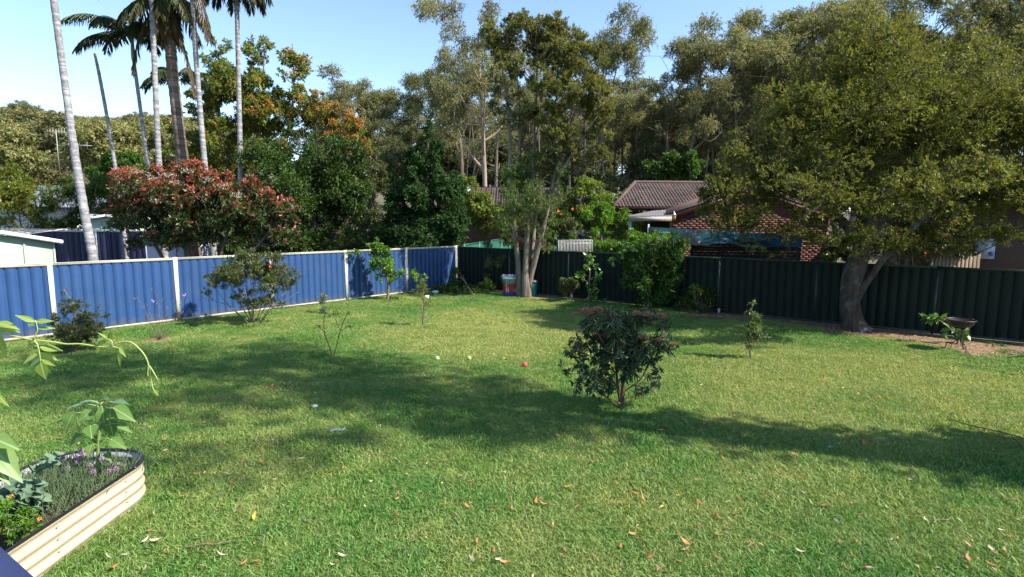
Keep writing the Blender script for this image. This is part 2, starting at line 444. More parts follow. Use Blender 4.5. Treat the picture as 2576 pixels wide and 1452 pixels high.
# brick house to the right, gable wing facing the garden
HY = 22.0
xl, xr = A(1690, 545, HY)[0], A(2085, 545, HY)[0]; zE = 2.78; xm = (xl+xr)/2; slope = .32; zP = zE + slope*(xm-xl)
house = empty('brick_house', (xm, HY+3, 0), 'red brick house with brown tiled roof and gable behind the green fence', 'house')
wallp = np.array([[xl, HY, 0], [xr, HY, 0], [xr, HY, zE], [xm, HY, zP], [xl, HY, zE]]) + [0, .02, 0]
gw = obj('gable_wall', *extrude(wallp, (0, .22, 0)), M['mortar'], house)
spots = []
for r in range(int(zP/.086)):
    z = .05 + r*.086
    x = xl + .12 - (.12 if r % 2 else 0)
    while x < xr - .05:
        top = z + .045; lim = zE + slope*min(x-xl, xr-x) if True else 0
        if top < lim + .02 and x - .12 >= xl - .03: spots.append((x, z))
        x += .240
def bvis(q):
    x, z = q; return 0 if (z > 1.9 and x < A(1900, 500, HY)[0]) else (1 if x > A(2005, 500, HY)[0] and z > 1.1 else 2)
spots.sort(key=bvis); rest = MB()
for i, (x, z) in enumerate(spots):
    p = np.array([x, HY+.045-.018+rng.normal(0, .003), z])
    if i < 300: inst('brick', BRICK, gw, Matrix.Translation(p) @ Matrix.Rotation(rng.normal(0, .004), 4, 'Y'))
    else: rest.add((BV + p, BF))
tag(rest.out('bricks', M['brick'], gw), kind='stuff')
mb = MB()
for s, xe in ((-1, xl), (1, xr)):
    mb.add(beam((xe+s*.35, HY-.12, zE-slope*.35+.06), (xm, HY-.12, zP+.06), .03, .22)); 
mb.out('barge_board', M['barge'], house)
mb = MB()
for s, xe in ((-1, xl), (1, xr)):
    P = np.array([[xe+s*.4, HY-.15, zE-slope*.4+.17], [xm, HY-.15, zP+.17], [xm, HY+6, zP+.17], [xe+s*.4, HY+6, zE-slope*.4+.17]])
    mb.add(extrude(P if s < 0 else P[::-1], (0, 0, .05)))
mb.out('wing_roof', M['tile'], house)
# main roof
e0, e1 = A(1543, 519, 25), A(2110, 519, 25); e0[2] = e1[2] = A(1700, 521, 25)[2]
r0, r1 = A(1598, 459, 27.8), A(2120, 459, 27.8); r0[2] = r1[2] = A(1700, 460, 27.8)[2]
deck = obj('roof', *extrude(np.array([e0, e1, r1, r0]) - [0, 0, .03], (0, 0, -.05)), M['dark'], house)
tiled_plane(deck, e0, e1, r0, r1)
ridge = MB()
xs = np.arange(r0[0], r1[0], .38)
for x in xs:
    a = np.linspace(0, np.pi, 6); q = np.stack([np.stack([np.full(6, x+dx), r0[1]+.13*np.cos(a), r0[2]+.01+rr*np.sin(a)], -1) for dx, rr in ((0, .10), (.4, .085))])
    ridge.add(sheet(q))
hip = tube(np.array([e0+[0, 0, .03], r0+[0, 0, .03]]), .09, 7); ridge.add(hip)
tag(ridge.out('ridge_capping', M['tile'], deck), kind='stuff')
# back and left slopes close the roof
bk = MB(); e2 = np.array([e0[0], 30.6, e0[2]]); e3 = np.array([e1[0], 30.6, e0[2]])
bk.add((np.array([r0, r1, e3, e2]), np.array([[0, 1, 2, 3]]))); bk.add((np.array([e0, r0, e2]), np.array([[0, 1, 2]])))
bk.out('rear_roof', M['tile'], house)
mb = MB(); mb.add(beam(e0+[-.05, -.02, -.10], e1+[0, -.02, -.10], .03, .17)); mb.add(beam(e0+[-.05, -.09, -.07], e1+[0, -.09, -.07], .1, .09)); mb.out('fascia_gutter', M['barge'], house)
wl = MB(); wl.add(box(((e0[0]+e1[0])/2+.4, 25.6+2.3, e0[2]/2-.1), (e1[0]-e0[0]-.8, 4.6, e0[2]-.2))); wl.out('rear_wall', M['brick'], house)
# patio awning, underside seen
m, nt, b = nodes('awning_sheet'); b.inputs['Base Color'].default_value = (.36, .36, .37, 1); b.inputs['Roughness'].default_value = .4
tr = N(nt, 'ShaderNodeBsdfTranslucent'); ms = N(nt, 'ShaderNodeMixShader'); ms.inputs[0].default_value = .5
tr.inputs[0].default_value = (.45, .48, .52, 1); nt.links.new(b.outputs[0], ms.inputs[1]); nt.links.new(tr.outputs[0], ms.inputs[2]); nt.links.new(ms.outputs[0], nt.nodes['Material Output'].inputs[0])
aw = empty('patio_awning', A(1640, 560, 22.2)*[1, 1, 0], 'pale sheet patio awning with grey beam beside the brick gable', 'awning')
q = np.array([A(1582, 543, 21.6), A(1690, 543, 21.6), A(1738, 523, 24.6), A(1640, 531, 24.6)])
u = np.linspace(0, 1, 40)[:, None]; rows = [q[0]*(1-u)+q[1]*u, q[3]*(1-u)+q[2]*u]
rip = .02*np.sin(np.linspace(0, 30*np.pi, 40))[:, None]*[0, 0, 1]
obj('sheet', *sheet(np.array([r+rip for r in rows])), m, aw)
mb = MB(); mb.add(beam(q[0]-[0, 0, .12], q[1]-[0, 0, .12], .06, .18)); mb.out('beam', paint('beam_paint', (.30, .26, .23), .6), aw)
mb = MB(); mb.add(beam(q[0]-[0, 0, .02], q[3]-[0, 0, .02], .04, .05)); mb.out('rafter', paint('timber_edge', (.50, .36, .22), .6), aw)
mb = MB(); p = A(1585, 560, 21.7); mb.add(beam([p[0], 21.7, 0], [p[0], 21.7, q[0][2]-.2], .09, .09, up=(0, 1, 0))); mb.out('post', M['greypipe'], aw)
# carriage lantern on the barge end
p = A(1696, 542, 21.75); lan = empty('wall_lantern', p, 'small brass carriage lantern at the end of the maroon barge board', 'lantern')
mb = MB(); mb.add(lathe([(.02, -.20), (.06, -.16), (.075, -.02), (.03, .03)], 6, p)); mb.out('lamp_body', paint('amber_glass', (.35, .22, .06), .2), lan)
mb = MB(); mb.add(lathe([(.085, -.01), (.06, .05), (.012, .10), (.012, .17)], 6, p)); mb.out('lamp_cap', M['steel'], lan)
# shade cloth
m, nt, b = nodes('shade_cloth')
f = noise(nt, 2.6, 6, rough=.72, dist=1.2); g = ramp(nt, f, [(.57, (0,0,0)), (.62, (1,1,1))])
tc = N(nt, 'ShaderNodeTexCoord'); sp = N(nt, 'ShaderNodeSeparateXYZ'); nt.links.new(tc.outputs['Object'], sp.inputs[0])
lo = N(nt, 'ShaderNodeMapRange'); lo.inputs[1].default_value = 2.35; lo.inputs[2].default_value = 2.25; nt.links.new(sp.outputs[2], lo.inputs[0])
g = mixc(nt, 1.0, g, lo.outputs[0], 'MULTIPLY')
f2 = noise(nt, .7, 2); dk = ramp(nt, f2, [(.45, (.004, .030, .040)), (.56, (.003, .006, .009))])  # tree shade over the teal put into the colour as near-black patches
c = mixc(nt, g, dk, (.11, .11, .13)); nt.links.new(c, b.inputs['Base Color']); b.inputs['Roughness'].default_value = .9; b.inputs['Specular IOR Level'].default_value = .1
us = np.linspace(0, 1, 50); vs = np.linspace(0, 1, 12); rows = []
for v in vs:
    top = np.array([A(1632+us_*390, 571+us_*22, 20.6+.3*us_) for us_ in us]); bot = np.array([A(1655+us_*355, 612+us_*16, 19.6+.3*us_) for us_ in us])
    q = top*(1-v)+bot*v; q[:, 2] += .05*np.sin(us*13+v*2)*v - .10*np.sin(np.pi*v)*np.abs(np.sin(us*6.5)) + .06*np.abs(np.sin(us*8+.5))*(v > .9); q[:, 1] += .12*np.sin(us*21+v*3)
    rows.append(q)
sc = empty('shade_cloth', A(1820, 600, 20.3)*[1, 1, 0], 'sagging teal shade cloth with pale print strung below the brick gable', 'shade cloth')
obj('cloth', *sheet(np.array(rows)), m, sc, smooth=True)
for u_, nm in ((0, 0), (.98, 1)):
    p = rows[0][int(u_*49)]; mb = MB(); mb.add(tube([[p[0], p[1]+.05, 0], p+[0, .05, .1]], .035, 8)); mb.out('pole', M['greypipe'], sc)
# lattice screen, coloured near-black to stand for the shade under the cloth
sc = empty('lattice_screen', A(1880, 640, 20.9)*[1, 1, 0], 'timber lattice screen blackened for the shadow under the teal shade cloth', 'screen')
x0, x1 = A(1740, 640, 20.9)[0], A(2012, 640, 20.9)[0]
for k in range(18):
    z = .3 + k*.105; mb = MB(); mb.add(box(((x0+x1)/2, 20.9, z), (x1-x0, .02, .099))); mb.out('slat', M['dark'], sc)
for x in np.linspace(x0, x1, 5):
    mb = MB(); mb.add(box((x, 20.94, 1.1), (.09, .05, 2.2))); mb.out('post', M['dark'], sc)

# second tiled house, mostly behind the trees
h2 = empty('tiled_house', A(1320, 600, 36)*[1, 1, 0], 'grey brown tiled house roof glimpsed behind the paperbark trunks', 'house')
e0, e1 = A(1150, 520, 34), A(1478, 524, 34); e0[2] = e1[2] = A(1300, 519, 34)[2]
r0, r1 = A(1205, 469, 38), A(1400, 469, 38); r0[2] = r1[2] = A(1300, 470, 38)[2]
rf = obj('roof', *extrude(np.array([e0, e1, r1, r0]) - [0, 0, .03], (0, 0, -.05)), M['dark'], h2)
tiled_plane(rf, e0, e1, r0, r1, maxn=200, w=.34, l=.36)
bk = MB(); e2, e3 = np.array([e0[0], 42, e0[2]]), np.array([e1[0], 42, e0[2]])
bk.add((np.array([r0, r1, e3, e2]), np.array([[0, 1, 2, 3]]))); bk.add((np.array([e0, r0, e2]), np.array([[0, 1, 2]]))); bk.add((np.array([e1, e3, r1]), np.array([[0, 1, 2]]))); bk.out('rear_roof', M['tile'], h2)
mb = MB(); mb.add(box(((e0[0]+e1[0])/2, 38, e0[2]/2-.05), (e1[0]-e0[0]-1, 7, e0[2]-.1))); mb.out('wall', M['brick'], h2)
mb = MB(); mb.add(beam(e0-[0, .02, .1], e1-[0, .02, .1], .04, .16)); mb.out('gutter', M['barge'], h2)

# far left house: only its grey roof shows between the shrubs
h3 = empty('grey_roof_house', A(110, 600, 34)*[1, 1, 0], 'house with bluish grey roof half hidden behind hedges at far left', 'house')
e0, e1, r0, r1 = A(-40, 520, 33), A(175, 520, 33), A(0, 468, 36), A(150, 468, 36)
for q, z in ((e0, 3.25), (e1, 3.25), (r0, 4.65), (r1, 4.65)): q[2] = z
m = paint('grey_roof', (.16, .18, .22), .6, .1, 4)
mb = MB(); mb.add(extrude(np.array([e0, e1, r1, r0]), (0, 0, .06))); e2, e3 = e0+[0, 6, 0], e1+[0, 6, 0]
mb.add(extrude(np.array([r0, r1, e3, e2]), (0, 0, .06))); mb.add((np.array([e1, e3, r1])+[0, 0, .03], np.array([[0, 1, 2]]))); mb.add((np.array([e0, r0, e2])+[0, 0, .03], np.array([[0, 1, 2]]))); mb.out('roof', m, h3)
mb = MB(); mb.add(box(((e0[0]+e1[0])/2, 36, 1.6), (e1[0]-e0[0]-.8, 5, 3.2))); mb.out('wall', M['greypipe'], h3)

# ------------------------------------------------------------------ sheds in the left yard
def shed(name, label, x0, x1, y0, y1, zw, zr, mw, mr, pitch, seams):
    t = empty(name, ((x0+x1)/2, (y0+y1)/2, 0), label, 'shed')
    xm_ = (x0+x1)/2
    P = np.array([[x0, y0, 0], [x1, y0, 0], [x1, y0, zw], [xm_, y0, zr-.08], [x0, y0, zw]])
    mb = MB(); mb.add(extrude(P, (0, y1-y0, 0))); mb.out('wall', mw, t)
    for x in np.linspace(x0, x1, seams+1):
        mb = MB(); zz = zw - .02; mb.add(box((x, y0-.012, zz/2), (.035, .022, zz))); mb.out('seam_strip', mw, t)
    for s, xe in ((-1, x0), (1, x1)):
        ov = .16; sl = (zr-zw)/(xm_-x0)
        Q = np.array([[xe+s*ov, y0-.14, zw-sl*ov+.03], [xm_, y0-.14, zr+.03], [xm_, y1+.14, zr+.03], [xe+s*ov, y1+.14, zw-sl*ov+.03]])
        mb = MB(); mb.add(extrude(Q if s < 0 else Q[::-1], (0, 0, .03))); mb.add(beam(Q[0]-[0, 0, .03], Q[1]-[0, 0, .03], .03, .07)); mb.out('roof', mr, t)
    return t
sh = shed('garden_shed', 'pale green metal garden shed with white gable roof at the left edge', -1.35, 1.35, -.9, .9, 2.06, 2.36, M['palegreen'], M['white'], .2, 5)
far_end = A(137, 640, 13.25)*[1, 1, 0]; ux = -BLUE_D; uy = np.array([-ux[1], ux[0], 0])
sh.location = far_end - ux*1.35 + uy*.9; sh.rotation_euler = (0, 0, math.atan2(ux[1], ux[0]))
x0 = A(222, 560, 24)[0]; shed('tool_shed', 'small pale shed roof peeping out beside the leaning palm trunk', x0, x0+1.7, 24, 26, A(230, 552, 24)[2], A(262, 546, 24)[2]+.05, M['palegreen'], M['white'], .2, 3)
x0 = A(372, 560, 20.6)[0]; shed('blue_shed', 'pale blue shed wall glimpsed under the red tipped bush', x0, x0+2.2, 20.4, 21.4, 1.95, 2.2, M['paleblue'], M['white'], .2, 4)

# ------------------------------------------------------------------ clothes lines, antennas, weld-mesh
def clothes_line(name, label, c, R, ztop, rot, arms=4):
    t = empty(name, (c[0], c[1], 0), label, 'clothes line')
    mb = MB(); mb.add(tube([[c[0], c[1], 0], [c[0], c[1], ztop-.1]], .028, 8)); mb.add(lathe([(.045, ztop-.45), (.06, ztop-.4), (.06, ztop-.3), (.045, ztop-.25)], 8, (c[0], c[1], 0))); mb.out('mast', M['steel'], t)
    ends = []
    for k in range(arms):
        a = rot + k*2*np.pi/arms; e = np.array([c[0]+R*math.cos(a), c[1]+R*math.sin(a), ztop]); ends.append(e)
        mb = MB(); mb.add(tube([[c[0], c[1], ztop-.3], e], .016, 6)); mb.add(tube([[c[0], c[1], ztop-.02], [c[0]*.5+e[0]*.5, c[1]*.5+e[1]*.5, ztop-.15]], .010, 5)); mb.out('arm', M['steel'], t)
    for f in (1.0, .84, .68, .52, .36):
        mb = MB()
        for k in range(arms):
            p, q = ends[k], ends[(k+1) % arms]; cc = np.array([c[0], c[1], ztop-.3]); p = cc + (p-cc)*f; q = cc + (q-cc)*f
            mb.add(tube([p, (p+q)/2-[0, 0, .02], q], .004, 4, False))
        mb.out('wire', M['steel'], t)
p = A(20, 583, 18.6); clothes_line('clothes_hoist', 'rotary clothes line behind the pale green shed', (p[0]-.6, 18.9), 1.9, A(60, 578, 18)[2], .35)
p = A(1492, 590, 25); clothes_line('clothes_hoist', 'rotary clothes line among shrubs behind the green fence', (p[0], 25), 1.45, p[2]+.15, .5)
def antenna(label, p, h, n, span, yaw=0.3):
    t = empty('tv_antenna', p, label, 'antenna'); mb = MB(); mb.add(tube([p, p+np.array([0, 0, h])], .022, 6)); mb.out('mast', M['greypipe'], t)
    dirx = np.array([math.cos(yaw), math.sin(yaw), 0]); e = np.array([-dirx[1], dirx[0], 0]); mb = MB()
    top = p + np.array([0, 0, h-.08]); mb.add(beam(top-dirx*span*.5, top+dirx*span*.5, .03, .03)); mb.out('boom', M['greypipe'], t)
    for k in range(n):
        q = top + dirx*span*((k+.5)/n-.5); mb = MB(); mb.add(tube([q-np.array([0,0,.3])*(.4+.6*k/n), q+np.array([0,0,.3])*(.4+.6*k/n)], .012, 4)); mb.out('element', M['greypipe'], t)
antenna('upright television antenna with many elements left of the leaning palm', A(150, 430, 40), 2.8, 7, 1.2)
antenna('tall thin television antenna with crossbar right of the leaning palm', A(205, 470, 40), 3.0, 3, 1.7)
antenna('grid television antenna above the dark conical tree', A(1042, 420, 34), 1.25, 5, .35, 1.0)
wm = empty('mesh_fence', A(1450, 610, 22.5)*[1, 1, 0], 'white wire mesh fence panel among shrubs behind the green fence', 'fence')
for x in np.linspace(1405, 1490, 24):
    p = A(x, 604, 22.5); mb = MB(); mb.add(tube([[p[0], p[1], .9], [p[0], p[1], p[2]]], .008, 4)); mb.out('wire', M['white'], wm)
for y in (604, 612):
    mb = MB(); mb.add(tube([A(1405, y, 22.5), A(1490, y, 22.5)], .009, 4)); mb.out('rail', M['white'], wm)

# ------------------------------------------------------------------ dark house corner at the right, gate, meter box
dh = empty('brown_brick_house', A(2560, 640, 17.5)*[1, 1, 0], 'dark brown brick house corner at the far right', 'house')
x0 = A(2440, 640, 17.5)[0]
mb = MB(); mb.add(box((x0+3.5, 19.5, 1.6), (7, 4, 3.2))); mb.out('wall', paint('brown_brick', (.07, .045, .035), .85, .3, 14, bmp=.5), dh)  # brick's own dark brown, mottled
mb = MB(); mb.add(box((x0+3.5, 19.2, 3.25), (7.9, 5.2, .12))); mb.out('eaves', M['barge'], dh)
p = A(2508, 640, 16.9); mbx = empty('meter_box', (p[0], 17.35, 1.2), 'pale blue grey electricity meter box on the dark brown wall', 'meter box')
mb = MB(); mb.add(box((p[0], 17.36, 1.82), (.44, .25, .62))); mb.out('case', M['paleblue'], mbx)
for dz in (.16, .05, -.06): mb = MB(); mb.add(box((p[0]-.03, 17.225, 1.82+dz), (.2, .02, .05))); mb.out('vent', M['greypipe'], mbx)
mb = MB(); mb.add(lathe([(.07, -.02), (.07, .02), (.05, .05)], 12, (0, 0, 0))); o = mb.out('dial', paint('dial_blue', (.08, .14, .45), .3), None); o.parent = mbx; o.location = (.10, -.15, .47); o.rotation_euler = (math.pi/2, 0, 0)
gt = empty('paling_gate', A(2400, 660, 15.6)*[1, 1, 0], 'arched brown timber paling gate behind the green fence at right', 'gate')
for k, px in enumerate(np.linspace(2345, 2462, 13)):
    t_ = k/12; p = A(px, 640, 15.6); zt = 1.72 + .30*math.sin(np.pi*(.30+.66*t_)); mb = MB(); mb.add(box((p[0], 15.6, zt/2), (.098, .022, zt))); mb.out('paling', M['wood'], gt)
# ------------------------------------------------------------------ foliage engine
def runit(g, n):
    return norm(g.normal(size=(n, 3)))
def leaf_geo(P, D, U, L, W, kind, lf, fold=.18, bend=.12):
    """P base, D axis, U up hint; kind 'd' one folded diamond, 'f' two-halved leaf"""
    n = len(P); L = np.broadcast_to(L, (n,))[:, None]; W = np.broadcast_to(W, (n,))[:, None]
    S = norm(np.cross(D, U)); Nn = np.cross(S, D)
    if kind == 'd':
        V = np.stack([P, P+D*L*.45+S*W*.5+Nn*W*fold, P+D*L-Nn*L*bend, P+D*L*.45-S*W*.5+Nn*W*fold], 1)
        F = (np.arange(n)*4)[:, None] + np.array([[0, 1, 2, 3]]); k = 4
    else:
        V = np.stack([P, P+D*L-Nn*L*bend*1.6,
                      P+D*L*.28+S*W*.46+Nn*W*fold, P+D*L*.66+S*W*.36+Nn*(W*fold-L*bend*.6),
                      P+D*L*.28-S*W*.46+Nn*W*fold, P+D*L*.66-S*W*.36+Nn*(W*fold-L*bend*.6)], 1)
        F = ((np.arange(n)*6)[:, None, None] + np.array([[0, 2, 3, 1], [0, 1, 5, 4]])).reshape(-1, 4); k = 6
    return V.reshape(-1, 3), F, np.repeat(lf, k, 0)
def foliage(g, C, n, L, W, kind='d', tw=8, flat=.85, droop=0.0, out=.6, up=.2, tip=0.0, inner=.25, upleaf=.7, lv=.35, cpow=2.0):
    """C (m,4|5): clump centre, radius[, tip probability]. returns geometry + twig segments"""
    C = np.asarray(C, float); w = C[:, 3]**cpow; nt_ = max(1, n//tw)
    ci = g.choice(len(C), nt_, p=w/w.sum()); c = C[ci, :3]; r = C[ci, 3]
    d = runit(g, nt_); d[:, 2] += .12; d = norm(d)
    fl = np.array([1, 1, flat])
    p0 = c + d*fl*(r*(inner+(.78-inner)*g.random(nt_)**.6))[:, None]
    td = norm(d + .55*g.normal(size=(nt_, 3)) + [0, 0, up]); ln = r*g.uniform(.22, .5, nt_)
    tipp = C[ci, 4] if C.shape[1] > 4 else np.full(nt_, tip)
    tflag = (g.random(nt_) < tipp*np.clip(.65+.8*d[:, 2], .1, 1.5)).astype(float)
    crnd = g.random(len(C))[ci]*.7 + .3*g.random(nt_)
    t = (np.arange(tw)[None, :]+g.random((nt_, tw)))/tw
    P = p0[:, None]+td[:, None]*(ln[:, None]*t)[..., None]
    rp = runit(g, nt_*tw).reshape(nt_, tw, 3)
    D = norm(td[:, None]*out + rp*.8 + np.array([0, 0, -droop]))
    U = norm(g.normal(size=(nt_, tw, 3))*(1-upleaf) + np.array([0, 0, upleaf]))
    lf = np.stack([g.random((nt_, tw)), np.repeat(crnd[:, None], tw, 1), np.clip(tflag[:, None]*g.uniform(.5, 1, (nt_, tw)), 0, 1)], -1)
    k = nt_*tw; sc = 1 + lv*(g.random(k)-.5)*2
    geo = leaf_geo(P.reshape(k, 3), D.reshape(k, 3), U.reshape(k, 3), L*sc, W*sc, kind, lf.reshape(k, 3))
    return geo, (p0 - td*ln[:, None]*.4, p0+td*ln[:, None])
def subclumps(g, ells, density=1.0, rc=(.28, .42), shell=.55):
    """ells rows: cx,cy,cz, rx,ry,rz, n, tip -> clumps rows x,y,z,r,tip"""
    out = []
    for e in ells:
        c, R, n, tp = np.array(e[:3]), np.array(e[3:6]), int(e[6]*density), e[7]
        d = runit(g, n); rr = (shell + (1-shell)*g.random(n))**.7; rr[g.random(n) < .22] *= .5
        p = c + d*R*rr[:, None]*.88; rad = np.cbrt(np.prod(R))*g.uniform(*rc, n)
        out.append(np.column_stack([p, rad, np.full(n, tp)]))
    return np.concatenate(out)
def pell(px, py, rx, ry, Y, n, tip=0.0, ry_m=None):
    """ellipsoid from its outline in the photograph and its distance"""
    c = A(px, py, Y); s = Y/FPX*1.01
    return [*c, rx*s, (ry_m if ry_m else (rx+ry)*.5*s), ry*s, n, tip]
def limbs(g, mb, trunks, C, r_end=.012, wig=.10, thick=.030, sides=6, minr=.02, rise=.25, seg=7):
    """trunks: list of (k,4) polylines x,y,z,r. adds trunk tubes then a branch to every clump"""
    nodes_ = []
    for T in trunks:
        T = np.asarray(T, float); S = spline(T, max(8, len(T)*5))
        u_ = np.linspace(0, 1, len(S))[:, None]; fr_ = g.uniform(5, 13, 3); fp_ = g.uniform(0, 6, 3)
        S[1:, :3] += (np.sin(u_*fr_+fp_)*.14*S[:, 3:4])[1:]
        S[:, 3] *= 1 + .05*np.sin(u_[:, 0]*17+fp_[0]) + .03*np.sin(u_[:, 0]*41+fp_[1])
        mb.add(tube(S[:, :3], np.maximum(S[:, 3], .004), 10)); nodes_.append(S)
    ND = np.concatenate(nodes_)
    base = ND[:, :3].copy()
    order = np.argsort([np.min(np.linalg.norm(base-c[:3], axis=1)) for c in C])
    for i in order:
        c = C[i, :3]; dv = c - ND[:, :3]; dist = np.linalg.norm(dv, axis=1)
        cost = dist + np.maximum(0, .35*dist - dv[:, 2])*1.3 + (ND[:, 3] < minr*.7)*1.5
        j = int(np.argmin(cost)); p = ND[j]; L = dist[j]
        if L < .05: continue
        r0 = min(p[3]*.75, max(minr, thick*L**.8))
        m1 = p[:3]*.6+c*.4 + g.normal(0, wig, 3)*L + [0, 0, -rise*.15*L]; m2 = p[:3]*.25+c*.75+g.normal(0, wig, 3)*L + [0, 0, rise*.12*L]
        S = spline(np.array([p[:3], m1, m2, c + g.normal(0, .1, 3)*C[i, 3]]), seg)
        R = np.linspace(r0, r_end, seg); mb.add(tube(S, R, sides, False))
        ND = np.vstack([ND, np.column_stack([S[1:-1], R[1:-1]])])
    return ND
def sticks(mb, a, b_, r0, r1=None, n=3):
    """many thin tapered twigs"""
    a = np.asarray(a); b_ = np.asarray(b_); k = len(a)
    if not k: return
    d = norm(b_-a); s = norm(np.cross(d, [.3, .2, .93])); u = np.cross(s, d); ang = np.arange(n)/n*2*np.pi
    ring = np.cos(ang)[None, :, None]*s[:, None]+np.sin(ang)[None, :, None]*u[:, None]
    V = np.concatenate([a[:, None]+ring*r0, b_[:, None]+ring*(r1 if r1 is not None else r0*.4)], 1)
    j = np.arange(n); q = (j+1) % n; F = np.stack([j, q, q+n, j+n], -1)
    mb.add((V.reshape(-1, 3), ((np.arange(k)*2*n)[:, None, None]+F).reshape(-1, 4)))
def pix_trunk(pts):
    return np.array([[*A(px, py, Y), r] for px, py, Y, r in pts])
def tree(name, label, cat, base, trunks, ells, n, L, W, leaf, bark, kind='d', seed=1, twigs=800, twr=.006, group=None, clumps=None, rc=(.28, .42), shell=.55, lim={}, **kw):
    g = np.random.default_rng(seed)
    t = empty(name, base, label, cat, group)
    C = subclumps(g, ells, rc=rc, shell=shell) if clumps is None else clumps
    mb = MB(); limbs(g, mb, trunks, C, **lim)
    geo, (ta, tb) = foliage(g, C, n, L, W, kind, **kw)
    if twigs:
        i = g.choice(len(ta), min(twigs, len(ta)), replace=False); sticks(mb, ta[i], tb[i], twr)
    mb.out('trunk', bark, t, smooth=True)
    o = obj('crown', geo[0], geo[1], leaf, t, geo[2])
    return t, C

# leaf and bark kinds
LM = {}
LM['right'] = leafmat('leaf_lillypilly', (.075, .100, .020), (.172, .182, .042), tip=(.23, .21, .05), trans=.42, rough=.55, spec=.22)
LM['mela'] = leafmat('leaf_paperbark', (.095, .125, .040), (.185, .195, .068), tip=(.27, .215, .055), trans=.4, rough=.6, spec=.15)
LM['melalow'] = leafmat('leaf_paperbark_new', (.07, .13, .03), (.13, .19, .05), trans=.35)
LM['gum'] = leafmat('leaf_gum', (.135, .150, .072), (.245, .245, .125), tip=(.32, .23, .10), trans=.36, rough=.6, spec=.2)
LM['gumdark'] = leafmat('leaf_gum_dark', (.080, .105, .044), (.165, .180, .078), tip=(.22, .18, .07), trans=.34, rough=.6, spec=.2)
LM['hill'] = leafmat('leaf_hill', (.19, .215, .095), (.32, .31, .14), tip=(.40, .26, .13), trans=.36, rough=.7, spec=.1)
LM['under'] = leafmat('leaf_understorey', (.060, .080, .034), (.135, .145, .062), trans=.3, rough=.6, spec=.2)
LM['bright'] = leafmat('leaf_bright', (.045, .115, .020), (.10, .19, .032), trans=.35)
LM['deep'] = leafmat('leaf_deep', (.026, .062, .012), (.075, .125, .024), trans=.28, rough=.5, spec=.3)
LM['conic'] = leafmat('leaf_conic', (.017, .050, .016), (.050, .100, .028), trans=.28, rough=.6, spec=.12)
LM['autumn'] = leafmat('leaf_autumn', (.085, .135, .026), (.20, .235, .045), tip=(.43, .19, .055), trans=.45)
LM['photinia'] = leafmat('leaf_photinia', (.030, .058, .018), (.095, .120, .036), tip=(.42, .105, .08), trans=.3, rough=.42, spec=.4)
LM['olive'] = leafmat('leaf_olive', (.060, .090, .028), (.14, .17, .055), tip=(.22, .26, .08), trans=.3)
LM['citrus'] = leafmat('leaf_citrus', (.065, .16, .018), (.15, .28, .035), tip=(.24, .34, .05), trans=.4, rough=.4)
LM['grevillea'] = leafmat('leaf_grevillea', (.035, .085, .016), (.085, .16, .03), tip=(.15, .22, .04), trans=.35)
LM['eucbush'] = leafmat('leaf_eucbush', (.024, .055, .026), (.060, .105, .048), tip=(.10, .14, .05), trans=.24, rough=.45, spec=.3)
LM['needle'] = leafmat('leaf_bottlebrush', (.040, .070, .022), (.095, .13, .04), tip=(.13, .05, .035), trans=.25)
LM['greyleaf'] = leafmat('leaf_grey', (.12, .15, .085), (.24, .27, .16), trans=.25)
LM['lime'] = leafmat('leaf_lime', (.11, .17, .03), (.21, .26, .055), trans=.4)
LM['camellia'] = leafmat('leaf_camellia', (.035, .065, .018), (.11, .12, .035), tip=(.24, .11, .05), trans=.25, rough=.4, spec=.4)
LM['frond'] = leafmat('leaf_palm', (.022, .045, .016), (.055, .080, .026), tip=(.20, .15, .09), trans=.25, rough=.45, spec=.35)
BK = {}
BK['paper'] = barkmat('bark_paperbark', (.055, .042, .032), (.25, .205, .16), 9, .10, 1.0)
BK['dark'] = barkmat('bark_dark', (.045, .035, .028), (.11, .09, .07), 8, .2, .6)
BK['right'] = barkmat('bark_lichen', (.030, .023, .019), (.085, .066, .055), 9, .25, .7, c3=(.12, .125, .12))
BK['white'] = barkmat('bark_gum_pale', (.20, .145, .11), (.36, .28, .225), 2.5, .2, .2)
BK['grey'] = barkmat('bark_gum_grey', (.075, .058, .045), (.19, .155, .125), 4, .15, .5)
BK['red'] = barkmat('bark_red_stem', (.075, .038, .027), (.16, .085, .06), 12, .3, .4)
BK['twig'] = barkmat('bark_twig', (.10, .075, .05), (.22, .17, .12), 14, .3, .4)

